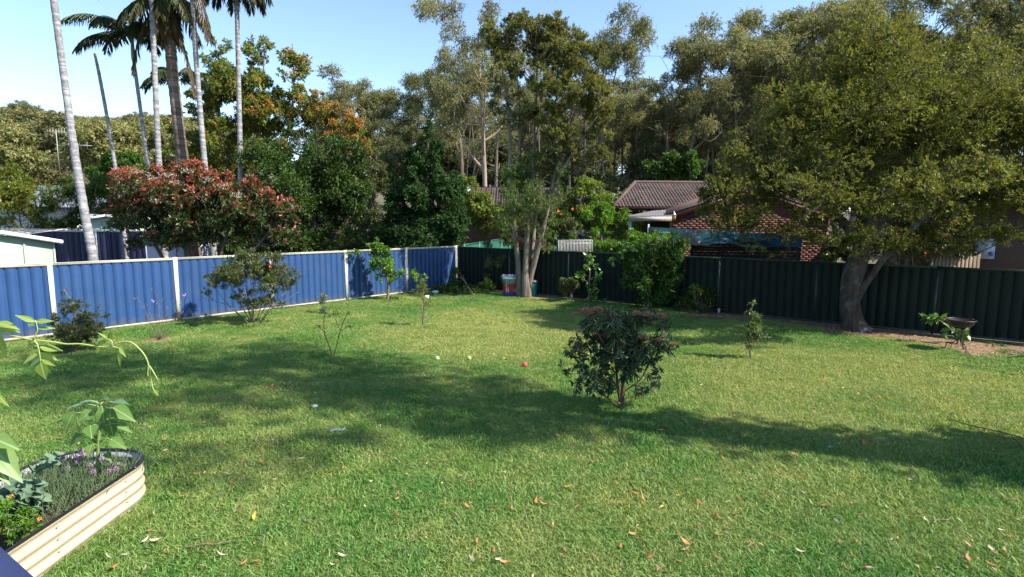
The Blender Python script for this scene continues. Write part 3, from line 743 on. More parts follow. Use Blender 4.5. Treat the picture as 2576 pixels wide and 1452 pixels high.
# ------------------------------------------------------------------ gum forest
def gum_proto(seed, label, H=18.0, leaf='gum', bark='grey', spread=3.6, bare=.45, nl=30000, clump=1.15, nlimb=6, tip=.05):
    g = np.random.default_rng(seed); lean = g.normal(0, .03, 2)
    zs = np.linspace(0, .88, 7)*H; tr = np.column_stack([lean[0]*zs+np.cumsum(g.normal(0, .16, 7)), lean[1]*zs+np.cumsum(g.normal(0, .16, 7)), zs, np.linspace(.30, .07, 7)])
    tr[0, :2] = 0
    trunks = [tr]; C = []
    for k in range(nlimb):
        f = bare + (1-bare)*.75*(k+.3)/nlimb; i = f*6*.88/.88; j = min(5, int(i)); p = tr[j]*(1-(i-j))+tr[j+1]*(i-j)
        a = k*2.4 + g.uniform(-.5, .5); ln = spread*(1.15-.55*(f-bare)/(1-bare))*g.uniform(.75, 1.2)
        e = p[:3] + np.array([math.cos(a)*ln, math.sin(a)*ln, ln*g.uniform(.7, 1.3)]); e[2] = min(e[2], H*.97)
        mid = p[:3]*.5+e*.5 + [0, 0, -.12*ln] + g.normal(0, .25, 3)
        trunks.append(np.array([[*p[:3], p[3]*.6], [*mid, p[3]*.4], [*e, .03]]))
        for q in range(g.integers(5, 9)):
            C.append([*(e + g.normal(0, 1, 3)*[1.25, 1.25, .75]*clump*.95), clump*g.uniform(.5, 1.15), tip*g.random()*2])
        C.append([*(mid+g.normal(0, .5, 3)+[0, 0, .5]), clump*.7, tip])
    for q in range(7): C.append([*(tr[-1, :3]+g.normal(0, 1, 3)*[1.5, 1.5, .8]), clump*g.uniform(.7, 1.1), tip])
    C = np.array(C); C[:, 2] = np.minimum(C[:, 2], H-.6)
    t = empty('gum_tree', (0, 0, 0)); mb = MB(); limbs(g, mb, trunks, C, thick=.035, minr=.03, sides=5, wig=.12)
    geo, (ta, tb) = foliage(g, C, int(nl*1.45), .175, .058, 'd', tw=7, flat=.66, droop=.35, upleaf=.42, out=.5, inner=.0)
    i = g.choice(len(ta), 500, replace=False); sticks(mb, ta[i], tb[i], .012)
    mb.out('trunk', BK[bark], t, smooth=True); obj('crown', geo[0], geo[1], LM[leaf], t, geo[2])
    return t, H
PROTO = [gum_proto(101, '', 18, 'gum', 'grey', 3.4, .42), gum_proto(102, '', 18, 'gum', 'white', 4.2, .38, nl=28000, nlimb=7), gum_proto(103, '', 18, 'gumdark', 'grey', 3.2, .35, nl=32000),
         gum_proto(104, '', 18, 'gum', 'grey', 2.8, .5, nl=26000, clump=1.0), gum_proto(105, '', 18, 'gumdark', 'dark', 4.0, .3, nl=34000, clump=1.3)]
# round crowned hill tree, seen from far off
def hill_proto(seed, leaf):
    g = np.random.default_rng(seed); t = empty('hill_tree', (0, 0, 0)); C = []
    for k in range(26):
        d = runit(g, 1)[0]; C.append([*(np.array([0, 0, 8.6])+d*[3.6, 3.6, 2.4]*g.uniform(.5, 1)), g.uniform(1.1, 1.9), .15*g.random()])
    C = np.array(C); mb = MB(); limbs(g, mb, [np.array([[0, 0, 0, .28], [.2, .1, 4, .22], [0, .2, 8, .12]])], C, sides=4, thick=.03, minr=.04)
    geo, tw_ = foliage(g, C, 18000, .30, .12, 'd', flat=.72, droop=.2, upleaf=.55, inner=.1)
    mb.out('trunk', BK['grey'], t, smooth=True); obj('crown', geo[0], geo[1], LM[leaf], t, geo[2]); return t, 12.0
HILL = [hill_proto(201, 'hill'), hill_proto(202, 'gum'), hill_proto(203, 'under')]
used = set()
def place(proto, px, Y, top, label, group=None, yaw=None, wide=1.0, cat='tree', z=None, g=rng):
    src, H = proto
    p = A(px, 600, Y); zt = A(px, top, Y)[2]; zb = float(ground_z(p[0], p[1])) if z is None else z
    if src in used: o = copy_tree(src)
    else: o = src; used.add(src)
    s = (zt-zb)/H; o.location = (p[0], p[1], zb); o.scale = (s*wide, s*wide, s)
    o.rotation_euler = (0, 0, g.uniform(0, 6.28) if yaw is None else yaw)
    tag(o, label, cat, group); return o
gp = np.random.default_rng(5)
def where(px):
    for lim, w in ((960, 'right of the autumn tree'), (1080, 'above the dark conical tree'), (1230, 'left of the paperbark'), (1400, 'straight behind the paperbark'), (1560, 'just right of the paperbark'), (1700, 'above the left end of the tiled roof'), (1850, 'above the middle of the tiled roof'), (2050, 'behind the left of the big garden tree'), (2300, 'behind the middle of the big garden tree')):
        if px < lim: return w
    return 'behind the right of the big garden tree'
def hwhere(px, r):
    a = 'at the left edge' if px < 60 else 'left of the leaning palm' if px < 170 else 'left of the broken stump' if px < 280 else 'behind the palm group' if px < 420 else 'hidden behind the autumn tree'
    return ('crest ' if r < .3 else 'slope ' if r < .65 else 'foot ') + a
single = [  # px, Y, top py, proto, wide, label
    (1238, 40, 14, 1, .78, 'tall pale barked gum with spreading pinkish limbs left of the paperbark'),
    (1165, 46, 90, 3, .8, 'gum with wispy crown highest at the left edge of the forest centre'),
    (1490, 47, 38, 0, .8, 'tall grey green gum just right of the paperbark crown'),
    (1590, 52, 185, 3, .9, 'slender gum between the paperbark and the flat topped gum'),
    (1722, 44, 66, 3, 1.0, 'flat topped gum standing alone against the sky above the tiled roof'),
    (1650, 50, 235, 4, .8, 'dark leafy gum below and left of the flat topped gum'),
    (1862, 43, 42, 0, .95, 'gum with layered crown left of the big garden tree'),
    (1945, 46, 8, 3, 1.1, 'tall gum rising over the left shoulder of the big garden tree'),
    (2060, 44, -60, 0, 1.0, 'very tall gum behind the top of the big garden tree'),
    (2215, 47, -80, 2, 1.0, 'tall dark gum behind the middle of the big garden tree'),
    (2370, 45, -60, 1, 1.0, 'pale limbed gum behind the upper right of the big garden tree'),
    (2500, 41, -20, 0, 1.0, 'gum with reddish limbs at the top right corner'),
    (2640, 42, -40, 4, 1.0, 'dark gum cut by the right edge'),
    (905, 62, 182, 3, 1.2, 'airy gum with sky showing through right of the autumn tree'),
    (985, 72, 205, 0, 1.1, 'distant gum left of the bare topped branch in the gap'),
    (1062, 58, 182, 2, 1.0, 'dark gum with bare twigs on top behind the conical tree'),
    (1110, 60, 160, 4, .9, 'dark gum filling the gap between conical tree and pale gum'),
    (850, 70, 230, 2, 1.1, 'low dark gum peeping over the orange leaves'),
]
for px, Y, top, k, wd, lb in single: place(PROTO[k], px, Y, top, lb, 'tall gums behind the houses', wide=wd)
for i in range(34):                                   # second rank, tops hidden between the first
    px = 830 + i*55 + gp.uniform(-25, 25); Y = gp.uniform(56, 78); base = np.interp(px, [830, 1000, 1150, 1400, 1600, 1800, 2000, 2700], [290, 300, 220, 160, 240, 200, 90, 0])
    place(PROTO[gp.integers(0, 5)], px, Y, base+gp.uniform(10, 60), 'gum in the second forest rank ' + where(px), 'second rank forest gums', g=gp, wide=gp.uniform(.85, 1.1))
for i in range(16):                                   # far fill behind the ranks
    px = 860 + i*80 + gp.uniform(-20, 20); Y = gp.uniform(78, 92)
    place(HILL[1], px, Y, np.interp(px, [860, 1000, 1500, 1650, 2100], [330, 340, 240, 225, 200]) + gp.uniform(0, 40), 'distant pale crown closing the forest gaps ' + where(px), 'distant crowns behind the forest', g=gp, wide=1.3)
for i in range(30):                                   # understorey
    px = 860 + i*58 + gp.uniform(-25, 25); Y = gp.uniform(44, 60)
    place(HILL[2], px, Y, gp.uniform(330, 430), 'low dark understorey tree at the forest foot ' + where(px), 'understorey trees below the gums', g=gp, wide=gp.uniform(.7, 1.0))
for i in range(96):
    px = gp.uniform(-220, 620); r = i/96; Y = 150 - 88*r; p = A(px, 600, Y); zb = float(ground_z(p[0], p[1])); prof = np.interp(px, [-220, 0, 90, 180, 260, 420, 620], [300, 290, 250, 278, 288, 276, 310])
    h = gp.uniform(10, 15); top = max(CY - FPX*((zb+h-CAM_H)/Y) - 170, prof + 4)
    kk = int(gp.choice([0, 1, 2], p=[.5, .4, .1])); place(HILL[kk], px, Y, top, ['olive green round tree', 'broad pale olive tree', 'darker small tree'][kk] + ' on the hillside ' + hwhere(px, r), 'trees covering the left hillside', g=gp, wide=gp.uniform(.95, 1.3))
for i in range(12):
    px = -60 + i*46 + gp.uniform(-15, 15); Y = gp.uniform(95, 125)
    place(PROTO[gp.choice([0, 3])], px, Y, np.interp(px, [-60, 90, 180, 300, 420, 520], [285, 243, 272, 282, 268, 300]) + gp.uniform(-4, 20), 'taller gum rising from the left hillside ' + hwhere(px, .1), 'trees covering the left hillside', g=gp, wide=1.15)
for i in range(26):                                   # bare dark trunks in the forest shade
    px = 1180 + i*32 + gp.uniform(-12, 12); Y = gp.uniform(40, 54); p = A(px, 600, Y); zt = A(px, gp.uniform(250, 330), Y)[2]; zb = float(ground_z(p[0], p[1])); ln = gp.normal(0, .5)
    t = empty('forest_trunk', (p[0], p[1], zb), 'bare upright trunk in the dark forest ' + where(px), 'tree', 'bare trunks in the forest shade')
    mb = MB(); mb.add(tube(spline([[p[0], p[1], zb-.3], [p[0]+ln*.3+gp.normal(0, .15), p[1], (zb+zt)/2], [p[0]+ln, p[1], zt]], 8), np.linspace(gp.uniform(.10, .22), .05, 8), 6))
    for q in range(4):
        zz = zb + (zt-zb)*gp.uniform(.45, .95); mb.add(tube(spline([[p[0]+ln*(zz-zb)/(zt-zb), p[1], zz], [p[0]+gp.normal(0, .9), p[1]+gp.normal(0, .5), zz+.8], [p[0]+gp.normal(0, 1.8), p[1]+gp.normal(0, .9), zz+gp.uniform(1, 2)]], 6), np.linspace(.05, .012, 6), 4))
    mb.out('trunk', BK[['dark', 'dark', 'grey', 'dark'][i % 4]], t, smooth=True)
# ------------------------------------------------------------------ big garden trees
Y = 13.2
b0 = G(2150, 834)
tr1 = pix_trunk([(2150, 840, Y, .38), (2146, 815, Y, .28), (2141, 760, Y, .225), (2148, 700, Y, .215), (2165, 630, Y, .21), (2176, 540, Y, .17), (2184, 440, Y, .14), (2196, 330, Y, .11), (2220, 220, Y, .07)])
tr2 = pix_trunk([(2147, 772, Y, .12), (2162, 735, Y, .11), (2192, 690, Y-.1, .085), (2228, 642, Y-.3, .075), (2310, 560, Y-.6, .08), (2400, 470, Y-.9, .06)])
tr3 = pix_trunk([(2166, 620, Y, .13), (2120, 560, Y-.2, .10), (2050, 510, Y-.5, .075), (1940, 470, Y-.8, .045)])
tr4 = pix_trunk([(2176, 540, Y, .13), (2140, 440, Y-.1, .09), (2080, 340, Y-.2, .07), (2030, 230, Y-.3, .045)])
tr5 = pix_trunk([(2178, 520, Y, .12), (2250, 420, Y+.2, .09), (2320, 300, Y+.3, .07), (2370, 190, Y+.3, .04)])
E_ = [pell(2200, 300, 250, 200, Y, 46, .10), pell(2230, 130, 230, 100, Y, 26, .2), pell(2010, 290, 150, 140, Y-.4, 22, .12), pell(2400, 330, 200, 200, Y, 34, .15),
      pell(1960, 450, 190, 120, Y-.8, 30, .06), pell(1840, 540, 95, 70, Y-1, 12, .05), pell(2150, 470, 190, 110, Y-.5, 26, .08), pell(2440, 500, 190, 120, Y-.5, 28, .12),
      pell(2560, 300, 150, 230, Y, 22, .15), pell(1990, 580, 110, 50, Y-.6, 12, .04), pell(2330, 590, 150, 55, Y-.4, 18, .1), pell(2530, 590, 110, 50, Y-.4, 10, .1), pell(2120, 180, 130, 110, Y, 14, .18),
      pell(2160, 600, 120, 45, Y-1.0, 14, .05), pell(2260, 610, 90, 42, Y-.8, 10, .08), pell(1900, 620, 70, 30, Y-.6, 6, .04), pell(2320, 480, 170, 80, 10.9, 24, .15), pell(2120, 510, 130, 60, 11.0, 16, .08), pell(1790, 470, 50, 50, Y-1, 6, .1), pell(2480, 430, 120, 90, 11.0, 14, .15), pell(2300, 640, 60, 22, Y-.3, 5, .08), pell(2640, 440, 150, 140, 12.3, 24, .12), pell(2760, 300, 150, 160, 12.4, 18, .15), pell(1800, 560, 55, 45, Y-1, 8, .05), pell(2620, 580, 90, 60, 12.2, 10, .1), pell(2050, 605, 100, 42, Y-.6, 9, .04), pell(2190, 640, 70, 26, Y-.9, 6, .05), pell(1830, 470, 80, 85, Y-.9, 20, .08), pell(1785, 500, 50, 70, Y-1, 14, .05), pell(1860, 390, 80, 70, Y-.8, 14, .1), pell(1880, 560, 90, 50, Y-.9, 12, .05), pell(2400, 630, 90, 26, Y-.6, 6, .08), pell(1930, 370, 90, 70, Y-.6, 8, .1), pell(1960, 640, 50, 22, Y-.5, 4, .03)]
for e in E_: e[6] = e[6]*2.3
tree('lilly_pilly_tree', 'large spreading evergreen tree with lichened trunk at the right fence', 'tree', b0, [tr1, tr2, tr3, tr4, tr5], E_, 262000, .066, .0225, LM['right'], BK['right'], seed=21, twigs=6000, twr=.0055,
     rc=(.16, .32), shell=.0, tw=10, flat=.8, upleaf=.5, up=.3, out=.8, inner=.0, lim=dict(thick=.020, minr=.012, wig=.09, sides=4, seg=6))

Y = 18.95
b0 = G(1318, 745)
tA = pix_trunk([(1308, 752, Y, .15), (1304, 690, Y, .107), (1301, 640, Y, .096), (1291, 560, Y, .089), (1285, 450, Y, .081), (1283, 350, Y, .074), (1276, 240, Y, .055), (1258, 130, Y, .025)])
tB = pix_trunk([(1322, 752, Y-.15, .20), (1322, 700, Y-.15, .148), (1326, 640, Y-.1, .111), (1330, 560, Y, .085), (1340, 450, Y, .07), (1346, 340, Y, .055), (1350, 200, Y, .03), (1352, 110, Y, .012)])
tC = pix_trunk([(1328, 725, Y-.15, .12), (1350, 640, Y-.2, .096), (1368, 570, Y-.2, .08), (1384, 490, Y-.2, .07), (1404, 410, Y-.2, .055), (1440, 300, Y-.2, .035), (1470, 200, Y-.2, .015)])
tD = pix_trunk([(1336, 660, Y, .074), (1345, 560, Y+.2, .066), (1362, 440, Y+.2, .055), (1385, 330, Y+.2, .04), (1410, 190, Y+.2, .02)])
tE = pix_trunk([(1384, 490, Y-.2, .055), (1420, 420, Y-.3, .045), (1465, 350, Y-.4, .035), (1510, 280, Y-.4, .018)])
tF = pix_trunk([(1291, 540, Y, .055), (1300, 430, Y+.3, .045), (1308, 300, Y+.3, .03), (1300, 180, Y+.3, .015)])
tG = pix_trunk([(1368, 570, Y-.2, .055), (1395, 470, Y-.1, .045), (1430, 380, Y, .035), (1480, 310, Y+.2, .018)])
E_ = [pell(1258, 105, 58, 66, Y, 16, .2), pell(1300, 60, 40, 36, Y, 6, .25), pell(1372, 95, 95, 66, Y, 24, .3), pell(1450, 160, 85, 75, Y, 20, .3), pell(1505, 260, 52, 90, Y-.2, 18, .35), pell(1420, 240, 90, 60, Y-.4, 14, .25),
      pell(1290, 195, 62, 60, Y-.3, 10, .15), pell(1350, 190, 60, 50, Y-.3, 8, .2), pell(1510, 370, 42, 50, Y-.2, 8, .25), pell(1420, 340, 75, 44, Y-.4, 13, .2), pell(1360, 290, 75, 50, Y-.3, 12, .15), pell(1272, 290, 46, 55, Y, 7, .1), pell(1460, 415, 56, 36, Y, 8, .15), pell(1380, 400, 60, 40, Y-.3, 8, .1),
      pell(1330, 430, 70, 50, Y+.6, 7, .05), pell(1300, 480, 50, 45, Y+.4, 5, .05), pell(1390, 500, 50, 40, Y+.3, 4, .05)]
for e in E_: e[6] = e[6]*2.0
tree('paperbark_tree', 'tall multi trunked paperbark tree in the far corner of the lawn', 'tree', b0, [tA, tB, tC, tD, tE, tF, tG], E_, 125000, .09, .019, LM['mela'], BK['paper'], seed=31, twigs=4200, twr=.006,
     rc=(.15, .28), shell=.35, tw=14, flat=.8, up=.7, out=1.0, upleaf=.35, inner=.05, lim=dict(thick=.026, minr=.018, wig=.10, sides=5))
g = np.random.default_rng(33); C = subclumps(g, [pell(1272, 520, 46, 110, Y-.3, 16), pell(1345, 490, 50, 130, Y-.3, 20), pell(1400, 450, 40, 70, Y, 10), pell(1310, 430, 60, 60, Y+.5, 12), pell(1385, 600, 30, 60, Y-.3, 5), pell(1290, 620, 22, 30, Y-.3, 4)], rc=(.25, .4))
geo, _ = foliage(g, C, 30000, .085, .013, 'd', tw=12, up=.4, out=.8, inner=.05)
pb = [o for o in bpy.data.objects if o.name.startswith('paperbark_tree')][0]
obj('epicormic_shoots', geo[0], geo[1], LM['melalow'], pb, geo[2])

# dark round tree and conical tree behind the blue fence
Y = 22.5
tree('round_tree', 'dense dark green rounded tree right of the palms', 'tree', A(800, 690, Y)*[1, 1, 0], [pix_trunk([(805, 715, Y, .22), (800, 640, Y, .18), (790, 560, Y, .14), (780, 470, Y, .1), (770, 400, Y, .06)]), pix_trunk([(802, 650, Y, .14), (850, 590, Y, .1), (890, 520, Y, .06)])],
     [pell(780, 470, 150, 120, Y, 40), pell(690, 410, 80, 75, Y, 16), pell(830, 385, 95, 65, Y, 18), pell(890, 500, 70, 90, Y, 18), pell(700, 540, 90, 80, Y, 18), pell(740, 350, 60, 40, Y, 8), pell(850, 590, 90, 40, Y, 10), pell(640, 390, 40, 40, Y, 4)],
     82000, .09, .048, LM['deep'], BK['dark'], seed=41, twigs=600, rc=(.2, .36), shell=.3, tw=8, flat=.8, upleaf=.5, inner=.0, lim=dict(thick=.028, sides=5))
Y = 24.0
tree('conical_tree', 'dark glossy conical tree behind the fence corner', 'tree', A(1075, 690, Y)*[1, 1, 0], [pix_trunk([(1075, 705, Y, .17), (1075, 560, Y, .13), (1076, 430, Y, .08), (1076, 330, Y, .03)])],
     [pell(1076, 330, 22, 34, Y, 6), pell(1076, 385, 48, 50, Y, 14), pell(1072, 440, 72, 55, Y, 20), pell(1070, 500, 98, 62, Y, 28), pell(1070, 570, 118, 56, Y, 34), pell(1000, 550, 46, 66, Y, 10), pell(1140, 560, 52, 62, Y-.3, 14), pell(1125, 480, 50, 55, Y, 10), pell(1020, 450, 44, 48, Y, 8), pell(1070, 612, 118, 32, Y-.3, 20)],
     68000, .125, .05, LM['conic'], BK['dark'], seed=42, twigs=300, rc=(.2, .34), tw=8, droop=.5, upleaf=.45, lim=dict(thick=.02, sides=5))
# autumn-tinted tree
Y = 29.0
tree('autumn_tree', 'tall loose tree turning orange behind the palms', 'tree', A(640, 680, Y)*[1, 1, 0],
     [pix_trunk([(640, 690, Y, .2), (640, 520, Y, .15), (650, 380, Y, .09), (660, 240, Y, .05), (665, 120, Y, .02)]), pix_trunk([(640, 520, Y, .14), (570, 380, Y, .1), (545, 230, Y, .06), (540, 150, Y, .03)]), pix_trunk([(645, 470, Y, .14), (720, 350, Y, .1), (738, 220, Y, .05), (735, 110, Y, .02)]), pix_trunk([(645, 500, Y, .12), (780, 380, Y, .08), (860, 300, Y, .04)])],
     [pell(600, 250, 110, 90, Y, 30, .06), pell(720, 290, 80, 70, Y, 18, .15), pell(520, 230, 60, 60, Y, 12, .04), pell(580, 180, 75, 70, Y, 22, .06), pell(560, 130, 30, 40, Y, 6, .05), pell(660, 150, 50, 65, Y, 18, .10), pell(735, 180, 40, 90, Y, 18, .40), pell(660, 270, 120, 70, Y, 26, .15), pell(540, 300, 80, 90, Y, 22, .12), pell(770, 240, 45, 60, Y, 12, .35),
      pell(650, 270, 45, 40, Y-1.6, 12, .75), pell(620, 380, 130, 80, Y, 26, .2), pell(490, 390, 75, 80, Y, 16, .15), pell(800, 300, 75, 65, Y, 24, .55), pell(870, 310, 62, 58, Y, 24, .8), pell(560, 440, 110, 60, Y, 18, .2), pell(910, 365, 52, 50, Y, 16, .6), pell(440, 330, 40, 60, Y, 8, .05), pell(830, 270, 50, 36, Y, 12, .8)],
     64000, .165, .06, LM['autumn'], BK['grey'], seed=43, twigs=2200, twr=.008, rc=(.14, .26), shell=.3, tw=8, droop=.4, upleaf=.5, flat=.9, up=.8, lim=dict(thick=.025, sides=5))
# photinia
Y = 17.2
g = np.random.default_rng(44)
PE = [pell(420, 500, 140, 85, Y, 34), pell(560, 500, 130, 72, Y, 30), pell(665, 545, 82, 75, Y, 22), pell(330, 550, 72, 62, Y, 16), pell(480, 455, 110, 42, Y, 16), pell(520, 580, 170, 48, Y, 28), pell(715, 590, 48, 36, Y, 10), pell(720, 545, 40, 45, Y, 9), pell(290, 560, 42, 50, Y, 8), pell(400, 590, 110, 40, Y, 14)]
C = subclumps(g, PE, rc=(.2, .33)); zt = np.array([A(0, 455, Y)[2], A(0, 590, Y)[2]])
pyv = np.interp(C[:, 2], zt[::-1], [590, 455]); C[:, 4] = np.clip(.16+(545-pyv)/150, .10, .60)
ph, _ = tree('photinia_bush', 'wide photinia bush with red young leaves over the blue fence', 'bush', A(500, 740, Y)*[1, 1, 0], [pix_trunk([(px0, 775, Y, .09), (px0+dx*.4, 680, Y, .07), (px0+dx, 560, Y, .03)]) for px0, dx in ((470, -110), (500, -40), (520, 60), (545, 150), (480, -20))],
     None, 50000, .105, .042, LM['photinia'], BK['dark'], kind='d', seed=44, twigs=900, clumps=C, tw=8, upleaf=.5, up=.5, out=.8, lim=dict(thick=.022, sides=5))
# cream blossom heads
mb = MB()
for px, py in ((430, 440), (555, 470), (395, 505), (520, 452), (470, 430), (345, 430), (600, 490), (440, 460), (375, 445)):
    c = A(px, py, Y-1.1); g2 = runit(g, 90)*[.20, .20, .08]*g.random((90, 1))**.4
    mb.add(leaf_geo(c+g2, runit(g, 90), np.tile([0, 0, 1.], (90, 1)), .032, .032, 'd', np.zeros((90, 3))))
mb.out('blossom', paint('cream_blossom', (.40, .36, .27), .8), ph)

# hedging and shrubs in the left yard
def bush(name, label, px, Y, ells, n, L, W, leaf, seed, kind='d', stems=4, bark='twig', cat='bush', sr=.03, base=None, twr=.004, twigs=300, group=None, **kw):
    b_ = A(px, 640, Y)*[1, 1, 0] if base is None else base
    g = np.random.default_rng(seed); tr = []
    e0 = np.array([e[:3] for e in ells])
    for k in range(stems):
        e = e0[k % len(e0)]; p = b_ + [g.normal(0, sr*1.2), g.normal(0, sr*1.2), -.05]
        tr.append(np.array([[*p, sr], [*(p*.5+e*.5+g.normal(0, .06, 3)), sr*.7], [*e, sr*.35]]))
    return tree(name, label, cat, b_, tr, ells, n, L, W, leaf, BK[bark], kind=kind, seed=seed, twigs=twigs, twr=twr, group=group, **kw)
bush('yard_tree', 'leafy tree hidden behind the crown of the big garden tree', 2330, 18.5, [[13.4, 18.6, 5.2, 2.6, 2.2, 2.0, 34, .05], [12.6, 18.9, 3.6, 1.6, 1.6, 1.2, 14, .05], [15.0, 18.0, 6.5, 2.2, 2.0, 1.6, 20, .05]], 30000, .11, .045, LM['under'], 65, cat='tree', rc=(.22, .36), sr=.12, base=np.array([13.4, 18.7, 0.]), bark='dark')
bush('yard_bush', 'dark bush behind the fence just left of the big garden trunk', 2100, 17, [pell(2095, 625, 50, 40, 17, 10), pell(2160, 620, 40, 40, 16.5, 8)], 7000, .09, .04, LM['camellia'], 66, rc=(.25, .4))
bush('hedge_bush', 'brownish green bush at the left edge above the shed', 60, 25, [pell(40, 480, 95, 75, 25, 26, .06), pell(-60, 470, 90, 90, 25, 18, .06), pell(70, 560, 70, 45, 25, 14, .05)], 18000, .13, .05, LM['autumn'], 51, rc=(.22, .36), tip=.2)
bush('hedge_bush', 'dark green feathery shrub between the shed and the leaning palm', 170, 25.5, [pell(170, 510, 50, 75, 25.5, 18), pell(240, 500, 55, 80, 25.5, 18), pell(290, 500, 50, 70, 25.5, 14), pell(200, 570, 80, 35, 25.5, 10)], 24000, .13, .03, LM['deep'], 52, rc=(.24, .4), up=.7)
bush('lime_tree', 'lime green spreading treetop behind the broken palm stump', 310, 42, [pell(300, 415, 60, 32, 42, 16), pell(250, 440, 40, 24, 42, 8), pell(350, 430, 40, 26, 42, 8)], 12000, .2, .09, LM['bright'], 53, cat='tree', rc=(.25, .4), sr=.12, flat=.5)
bush('yard_bush', 'dark bush low behind the photinia at the blue fence', 620, 20.5, [pell(640, 600, 120, 60, 20.5, 14), pell(780, 620, 110, 45, 21, 14), pell(900, 600, 70, 60, 21.5, 10)], 14000, .12, .05, LM['deep'], 54, rc=(.25, .4))
bush('yard_tree', 'dark leafy tree filling the gap left of the conical tree', 945, 28, [pell(935, 500, 50, 80, 28, 16), pell(950, 590, 70, 55, 25, 16), pell(890, 610, 70, 40, 24.5, 14), pell(935, 420, 40, 50, 28, 8)], 24000, .13, .055, LM['under'], 64, cat='tree', rc=(.25, .4), sr=.08)
# shrubs behind the green fence
bush('yard_bush', 'yellow green bush between the conical tree and the paperbark', 1200, 26.5, [pell(1195, 520, 48, 60, 26.5, 14), pell(1230, 560, 60, 50, 26.5, 14), pell(1170, 470, 30, 40, 27, 6)], 13000, .11, .045, LM['lime'], 55, rc=(.24, .4))
bush('yard_bush', 'shadowed mixed shrub behind the paperbark trunks', 1310, 26, [pell(1270, 580, 50, 45, 26, 10), pell(1340, 560, 60, 60, 26.5, 12), pell(1400, 580, 50, 50, 26, 10)], 14000, .11, .04, LM['olive'], 56, rc=(.24, .4))
bm, _ = bush('trumpet_vine', 'shrub dotted with orange trumpet flowers right of the paperbark', 1425, 27, [pell(1425, 545, 45, 45, 27, 12), pell(1400, 590, 40, 35, 26, 8)], 9000, .10, .045, LM['grevillea'], 57, rc=(.25, .4))
g = np.random.default_rng(58)
def blooms(parent, spots, Y, mat, r=.09, k=26, name='flower'):
    for px, py in spots:
        c = A(px, py, Y); d = runit(g, k); mb = MB(); mb.add(leaf_geo(c + d*r*.3, d, runit(g, k), r, r*.7, 'd', np.zeros((k, 3)))); mb.out(name, mat, parent)
M['orange_fl'] = paint('orange_petal', (.75, .13, .03), .6); M['lilac_fl'] = paint('lilac_petal', (.34, .24, .62), .6); M['pink_fl'] = paint('pink_petal', (.70, .06, .12), .6)
blooms(bm, [(1412, 538), (1440, 527), (1421, 574), (1405, 531), (1431, 549)], 26.0, M['orange_fl'], .065, 12)
pb_, _ = bush('plumbago_bush', 'pale green flowering bush with lilac heads behind the green fence', 1480, 27.5, [pell(1480, 490, 62, 42, 27.5, 16), pell(1440, 500, 40, 40, 27.5, 8), pell(1530, 500, 40, 40, 27.5, 9), pell(1500, 545, 70, 40, 27, 12)], 17000, .11, .05, LM['lime'], 59, rc=(.24, .4))
blooms(pb_, [(1496, 484), (1478, 494), (1461, 500), (1512, 474), (1545, 492)], 26.6, M['lilac_fl'], .07, 14)
bush('abelia_bush', 'tall arching bush with tiny white flowers left of the awning', 1520, 24, [pell(1500, 560, 60, 50, 24, 16, .08), pell(1560, 580, 70, 55, 24, 18, .08), pell(1510, 510, 40, 40, 24.4, 8, .1), pell(1570, 540, 24, 40, 24, 5, .05), pell(1480, 600, 50, 40, 23.5, 10), pell(1600, 610, 60, 40, 23, 10)], 26000, .085, .034, LM['citrus'], 60, rc=(.2, .34), up=.4)
bush('yard_bush', 'bright yellow green bush directly behind the green fence middle', 1640, 20.2, [pell(1620, 615, 70, 35, 20.2, 14), pell(1560, 630, 60, 28, 20, 10), pell(1690, 615, 50, 30, 20.2, 8)], 15000, .10, .036, LM['citrus'], 61, rc=(.24, .4))
cm, _ = bush('camellia_bush', 'glossy camellia bush with pink flowers over the fence right of the trunk', 2330, 15.6, [pell(2290, 600, 80, 60, 15.6, 20, .2), pell(2380, 590, 70, 55, 15.4, 16, .2), pell(2230, 620, 50, 40, 15.8, 10, .2), pell(2440, 590, 60, 50, 15.6, 8, .1), pell(2330, 545, 80, 40, 15.6, 10, .2)], 15000, .085, .04, LM['camellia'], 62, kind='f', rc=(.22, .36))
blooms(cm, [(2380, 599), (2283, 615), (2478, 438), (2405, 560), (2252, 590), (2330, 640)], 14.6, M['pink_fl'], .05)
bush('bright_tree', 'bright green young tree at the forest edge above the tiled roof', 1700, 33, [pell(1690, 425, 45, 45, 33, 14), pell(1735, 410, 35, 50, 33, 10), pell(1650, 445, 35, 25, 33, 6), pell(1640, 430, 30, 30, 34, 5)], 15000, .15, .07, LM['grevillea'], 63, cat='tree', rc=(.24, .4), sr=.10)

# ------------------------------------------------------------------ palms
m, nt, b = nodes('bark_palm')
tc = N(nt, 'ShaderNodeTexCoord'); mp = N(nt, 'ShaderNodeMapping'); mp.inputs['Scale'].default_value = (.6, .6, 7.5); nt.links.new(tc.outputs['Object'], mp.inputs[0])
f = noise(nt, 1.0, 2, mp.outputs[0], .4); f2 = noise(nt, 16, 4)
c = ramp(nt, f, [(.38, (.13, .125, .13)), (.52, (.19, .185, .19)), (.57, (.38, .37, .37)), (.62, (.18, .175, .18))])
c = mixc(nt, ramp(nt, f2, [(.45, (0,0,0)), (.62, (.75,.75,.75))]), c, (.30, .30, .31)); nt.links.new(c, b.inputs['Base Color']); b.inputs['Roughness'].default_value = .85
bump(nt, f, b, .5, .03); BK['palm'] = m
m, nt, b = nodes('bark_palm_brown')
tc = N(nt, 'ShaderNodeTexCoord'); mp = N(nt, 'ShaderNodeMapping'); mp.inputs['Scale'].default_value = (.8, .8, 9); nt.links.new(tc.outputs['Object'], mp.inputs[0])
